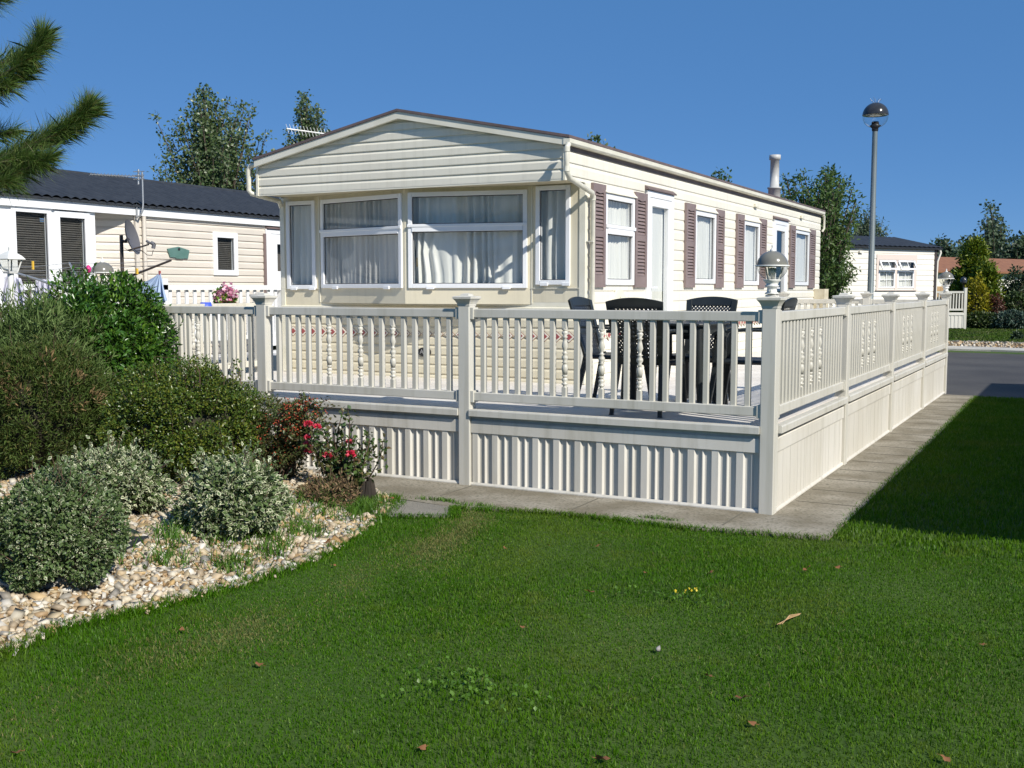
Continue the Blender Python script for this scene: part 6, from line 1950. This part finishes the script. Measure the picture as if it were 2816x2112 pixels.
ap = P(345, 591, D - 0.12); bl, br_ = P(286, 612, D - 0.05), P(363, 650, D - 0.2)
pts = []
for j in range(11):
    v = j / 10
    for i in range(30):
        q_ = i / 29
        b_ = bl * (1 - q_) + br_ * q_ + np.array([0, 0, -0.10 * math.sin(math.pi * q_)])
        p_ = ap * (1 - v) + b_ * v + _rt * (0.02 * (1 - v) * (q_ - 0.5)) + np.array([0, 0, -0.03 * math.sin(math.pi * v)])
        pts.append(p_ + _fw * (0.045 * v * math.sin(q_ * 24) + 0.02 * v * math.sin(q_ * 51)))
mb = MB(); mb.add(pts, [(j * 30 + i, j * 30 + i + 1, (j + 1) * 30 + i + 1, (j + 1) * 30 + i) for j in range(10) for i in range(29)], True, True)
o = mb.build("blue_towel", M['blue_cloth'], origin=ap); th_ = o.modifiers.new("thickness", 'SOLIDIFY'); th_.thickness = 0.004
tag(o, "pale blue cloth pegged at one corner and fanning out from the dryer arm", "cloth")
mb = MB(); q = P(345, 588, D - 0.12); mb.box(q[0] - 0.008, q[0] + 0.008, q[1] - 0.01, q[1] + 0.01, q[2] - 0.03, q[2] + 0.015); tag(mb.build("clothes_peg", M['red'], origin=q), "red peg holding the blue cloth on the dryer", "peg")
mb = MB(); q = P(296, 586, D - 0.12); mb.box(q[0] - 0.010, q[0] + 0.010, q[1] - 0.01, q[1] + 0.01, q[2] - 0.03, q[2] + 0.03); tag(mb.build("clothes_peg", M['yellow'], origin=q), "orange-yellow peg low on the dark dryer arm", "peg")
mb = MB(); q = P(71, 573, D); mb.box(q[0] - 0.008, q[0] + 0.008, q[1] - 0.01, q[1] + 0.01, q[2] - 0.045, q[2] + 0.045); tag(mb.build("clothes_peg", M['yellow'], origin=q), "yellow peg on the line before the slatted blinds", "peg")
mb = MB(); q = P(191, 581, D); mb.lathe([(0.0, -0.05), (0.03, -0.03), (0.034, 0.0), (0.02, 0.03), (0.0, 0.045)], q, 10); tag(mb.build("peg_bag", M['magenta'], origin=q), "magenta peg bag hanging beside the grey lamp dome", "bag")
cloth("white_sheet", "white and lilac sheet hanging from the dryer at the picture's edge", M['white_cloth'], P(0, 588, D), P(60, 606, D), 0.35, 0.05, pinch=0.5)
cloth("white_shirt", "white washing half hidden by the bush, under the slatted blinds", M['white_cloth'], P(70, 604, D + .2), P(118, 604, D + .2), 0.25, 0.05, pinch=0.7)
# white lantern on a post
q = P(22, 572, 10.6)
t = thing("garden_lantern", (q[0], q[1], 0), "white four-sided lantern on a post at the left edge", "lantern")
mb = MB(); mb.tube([(q[0], q[1], 0), (q[0], q[1], q[2] - 0.08)], 0.03, 8); mb.build("post", M['white_plastic'], t)
mb = MB(); sq_lathe(mb, [(0.045, -0.085), (0.05, -0.07), (0.05, -0.065)], q); sq_lathe(mb, [(0.098, 0.05), (0.10, 0.056), (0.075, 0.09), (0.03, 0.125), (0.012, 0.135), (0.010, 0.17), (0.0, 0.175)], q)
for sx, sy in ((-1, -1), (1, -1), (1, 1), (-1, 1)): mb.tube([q + np.array([sx * 0.046, sy * 0.046, -0.066]), q + np.array([sx * 0.075, sy * 0.075, 0.05])], 0.008, 5)
mb.build("frame", M['white_plastic'], t)
mb = MB(); sq_lathe(mb, [(0.042, -0.064), (0.070, 0.048)], q); mb.build("pane", M['bowl'], t)

# ------------------------------------------------------------------ home beyond the road end, right
RP = np.array([-3.953, 33.387, 0]); ru = np.array([-.515, -.857, 0]); rn = np.array([.857, -.515, 0])
rh = thing("mobile_home", RP, "cream-white home with a dark roof and two tilted-open windows, beyond the street lamp", "mobile home")
RF = (RP, ru, -rn)
EZ = 2.80
rholes = [(0.98, 1.66, 1.72, 2.44), (1.77, 2.42, 1.72, 2.44), (3.78, 4.52, 1.85, 2.40)]
mb = MB(*RF); siding(mb, 0.1, EZ, 0.15, lambda z: (0.10, 9.0), rholes); mb.build("side_wall", M['white_wall'], rh)
mb = MB(*RF); mb.box(0.0, 0.098, -0.02, 0.02, 0.1, EZ); mb.build("corner_post", M['metal_dk'], rh)
mb = MB(*RF); mb.box(0.10, 0.13, 0.021, 3.2, 0.1, EZ); mb.box(8.95, 9.0, 0.02, 3.2, 0.1, EZ); mb.box(0.13, 8.95, 3.15, 3.2, 0.1, EZ); mb.build("end_wall", M['white_wall'], rh)
mb = MB(*RF)
mb.box(0.86, 0.975, -0.02, -0.003, 1.65, 2.62); mb.box(2.43, 2.52, -0.02, -0.003, 1.65, 2.62); mb.box(1.665, 1.765, -0.02, -0.003, 1.65, 2.46); mb.box(0.975, 2.43, -0.02, -0.003, 2.47, 2.62); mb.box(0.84, 2.54, -0.05, -0.003, 1.62, 1.65)
mb.build("window_surround", M['pink'], rh)
for a, b in ((0.975, 1.665), (1.765, 2.43)):
    w = window(rh, RF, a, b, 1.685, 2.18, None, 0.05, curtain='thin', bars=True)
    f = MB(*RF)
    z1, z0, o1, o0 = 2.46, 2.20, 0.03, 0.16           # top-hung sash pushed open at the bottom
    for (u0, u1, t0, t1) in ((a, a + 0.05, 0, 1), (b - 0.05, b, 0, 1), (a + 0.05, b - 0.05, 0, 0.17), (a + 0.05, b - 0.05, 0.83, 1)):
        zz0, zz1 = z0 + (z1 - z0) * t0, z0 + (z1 - z0) * t1; d0, d1 = -(o0 + (o1 - o0) * t0), -(o0 + (o1 - o0) * t1)
        f.add([(u0, d0, zz0), (u1, d0, zz0), (u1, d1, zz1), (u0, d1, zz1), (u0, d0 + 0.03, zz0), (u1, d0 + 0.03, zz0), (u1, d1 + 0.03, zz1), (u0, d1 + 0.03, zz1)],
              [(0, 1, 2, 3), (7, 6, 5, 4), (0, 4, 5, 1), (1, 5, 6, 2), (2, 6, 7, 3), (3, 7, 4, 0)])
    um = (a + b) / 2; f.add([(um - 0.01, -0.145, 2.235), (um + 0.01, -0.145, 2.235), (um + 0.01, -0.055, 2.42), (um - 0.01, -0.055, 2.42)], [(0, 1, 2, 3)])
    s = f.build("open_sash", M['upvc'], rh)
    g_ = MB(*RF); g_.add([(a + 0.05, -0.125, 2.235), (b - 0.05, -0.125, 2.235), (b - 0.05, -0.038, 2.425), (a + 0.05, -0.038, 2.425)], [(0, 1, 2, 3)]); g_.build("pane", M['glass'], s)
    c_ = MB(*RF); curtain_mesh(c_, a + 0.02, b - 0.02, 0.08, 2.19, 2.46, 0.05, 0.012); c_.box(a, b, 0.2, 0.21, 2.15, 2.5); c_.build("curtain", M['curtain'], s)
window(rh, RF, 3.74, 4.56, 1.825, 2.42, 2.16, 0.05, curtain=None, bars=True)
mb = MB(*RF); mb.box(3.1, 3.25, -0.06, -0.002, 2.64, 2.69); mb.build("vent_hood", M['white_wall'], rh)
mb = MB(*RF); mb.box(-0.12, 9.1, -0.10, -0.002, EZ - 0.02, EZ + 0.035); mb.build("gutter", M['black'], rh)
mb = MB(*RF); n = 46; pts = []
for i in range(n * 8 + 1):
    u = -0.18 + 9.3 * i / (n * 8); w = 0.020 * abs(math.sin(math.pi * i / 8.0))
    pts += [(u, -0.13, EZ + 0.040 + w), (u, 1.6, EZ + 0.40 + w)]
mb.add(pts, [(2 * i, 2 * i + 1, 2 * i + 3, 2 * i + 2) for i in range(n * 8)])
mb.add([(-0.18, 1.6, EZ + 0.40), (9.12, 1.6, EZ + 0.40), (9.12, 3.35, EZ + 0.04), (-0.18, 3.35, EZ + 0.04)], [(0, 3, 2, 1)])
mb.add([(-0.18, -0.13, EZ + 0.036), (-0.18, 1.6, EZ + 0.396), (-0.18, 3.35, EZ + 0.036)], [(0, 1, 2)])
rf = mb.build("roof", M['roof_dark'], rh)
mb = MB(*RF); mb.box(3.35, 3.62, 0.62, 0.86, EZ + 0.20, EZ + 0.285); mb.build("roof_vent", M['roof_dark'], rf)
mb = MB(*RF); mb.tube([(-0.06, -0.05, EZ), (-0.10, -0.05, EZ - 0.1), (-0.06, 0.02, EZ - 0.35), (-0.03, 0.06, 0.2)], 0.035, 7, world=False); mb.build("downpipe", M['white_wall'], rh)

# small deck railing far right, across the lawn
a, b = P(2018, 640, 45), P(2085, 640, 45)
t = thing("veranda_railing", (b[0], b[1], 0), "small far deck railing with pale skirting, next to the yellow shrub", "railing")
fu = nrm(np.array([b[0] - a[0], b[1] - a[1], 0])); FL = float(np.linalg.norm((b - a)[:2])); FF = ((a[0], a[1], 0), fu, (-fu[1], fu[0], 0))
mb = MB(*FF); mb.box(-1, FL - 0.05, -0.04, 0.04, 1.50, 1.58); mb.box(-1, FL - 0.05, -0.04, 0.04, 0.78, 0.86); mb.build("rail", M['deck'], t)
mb = MB(*FF); mb.box(-1, FL - 0.05, -0.03, 0.0, 0.05, 0.70); mb.box(-1, FL - 0.05, -0.06, -0.031, 0.58, 0.69)
for u in np.arange(-0.9, FL - 0.1, 0.16): mb.box(u, u + 0.08, -0.045, -0.031, 0.06, 0.56)
mb.build("skirting", M['skirt'], t)
for u in np.arange(-0.9, FL - 0.1, 0.12):
    mb = MB(*FF); mb.box(u, u + 0.05, -0.02, 0.02, 0.861, 1.499); mb.build("slat", M['deck'], t)
for u in (FL, -1.05):
    mb = MB(*FF); mb.bbox(u - 0.06, u + 0.06, -0.06, 0.06, 0, 1.72); mb.build("post", M['deck'], t)
q = P(2082, 600, 45.2)
t = thing("post_lamp", (q[0], q[1], 1.72), "tiny dark lamp on the end post of the far deck railing", "lamp")
mb = MB(); mb.lathe([(0.03, 0), (0.03, 0.16), (0.09, 0.2)], (q[0], q[1], 1.72), 10); mb.build("stem", M['black'], t)
mb = MB(); mb.lathe([(0.12, 0.2), (0.13, 0.3), (0.10, 0.42), (0.0, 0.46)], (q[0], q[1], 1.72), 12); mb.build("shade", M['dome_dark'], t)
q = P(2040, 610, 47)
mb = MB(FF[0] + fu * 0 + np.array([0, 1.3, 0]), fu, FF[2])
for i in range(12): mb.box(-1.4 + i * 0.15, -1.4 + i * 0.15 + 0.143, 0, 0.03, 0.0, 1.78)
mb.box(-1.4, 0.4, 0.031, 0.07, 1.5, 1.58); tag(mb.build("wooden_fence", mat("tan_fence_wood", (0.52, 0.34, 0.17), 0.8, (0.45, 0.29, 0.14), 5), origin=FF[0]), "short tan board fence behind the far deck railing", "fence")
# low home with a red-brown roof behind the conifers
a, b = P(2005, 600, 58), P(2290, 600, 66)
t = thing("mobile_home", a * np.array([1, 1, 0]), "low home with a long red-brown roof behind the golden conifers", "mobile home")
fu = nrm((b - a) * np.array([1, 1, 0])); L = float(np.linalg.norm((b - a)[:2])); FF = ((a[0], a[1], 0), fu, (-fu[1], fu[0], 0))
mb = MB(*FF); mb.box(0, L, 0, 3.5, 0, 2.7); mb.build("wall", M['white_wall'], t)
mb = MB(*FF); mb.add([(-0.3, -0.4, 2.66), (L + 0.3, -0.4, 2.66), (L + 0.3, 1.9, 3.5), (-0.3, 1.9, 3.5), (-0.3, 4.0, 2.66), (L + 0.3, 4.0, 2.66)], [(0, 1, 2, 3), (3, 2, 5, 4), (0, 3, 4), (1, 5, 2)])
mb.build("roof", M['roof_tan'], t)
mb = MB(*FF); mb.box(-0.3, L + 0.3, -0.42, -0.401, 2.55, 2.66); mb.build("fascia", M['roof_tan'], t)
for u in np.arange(2.0, L - 1, 3.4): window(t, FF, u, u + 1.1, 1.3, 2.3, None, 0.07, curtain=None)

# ------------------------------------------------------------------ home standing off to the right, whose shadow lies on the lawn
NX0, NX1, NY0, NY1 = 2.20, 6.10, 6.34, 19.15
t = thing("mobile_home", ((NX0 + NX1) / 2, NY0, 0), "cream home just out of frame, whose straight shadow darkens the lawn and path", "mobile home")
mb = MB(); mb.box(NX0, NX1, NY0 + 0.5, NY1, 0.1, 2.745); mb.exd([(NX0, 2.745), (NX1, 2.745), (NX1, 3.05), ((NX0 + NX1) / 2, 3.46), (NX0, 3.05)], NY0, NY1); mb.build("wall", M['cream'], t)
mb = MB(); xm = (NX0 + NX1) / 2
for x0, x1 in ((NX0 - 0.06, xm), (xm, NX1 + 0.06)):
    za, zb = (3.06, 3.50) if x1 == xm else (3.50, 3.06)
    mb.exd([(x0, za), (x1, zb), (x1, zb + 0.03), (x0, za + 0.03)], NY0 - 0.05, NY1 + 0.05)
mb.build("roof", M['roof_brown'], t)
for y in (8.2, 10.6, 13.0, 15.6): window(t, ((NX0, 0, 0), (0, 1, 0), (1, 0, 0)), y, y + 1.0, 1.5, 2.5, None, 0.06, curtain='thin')
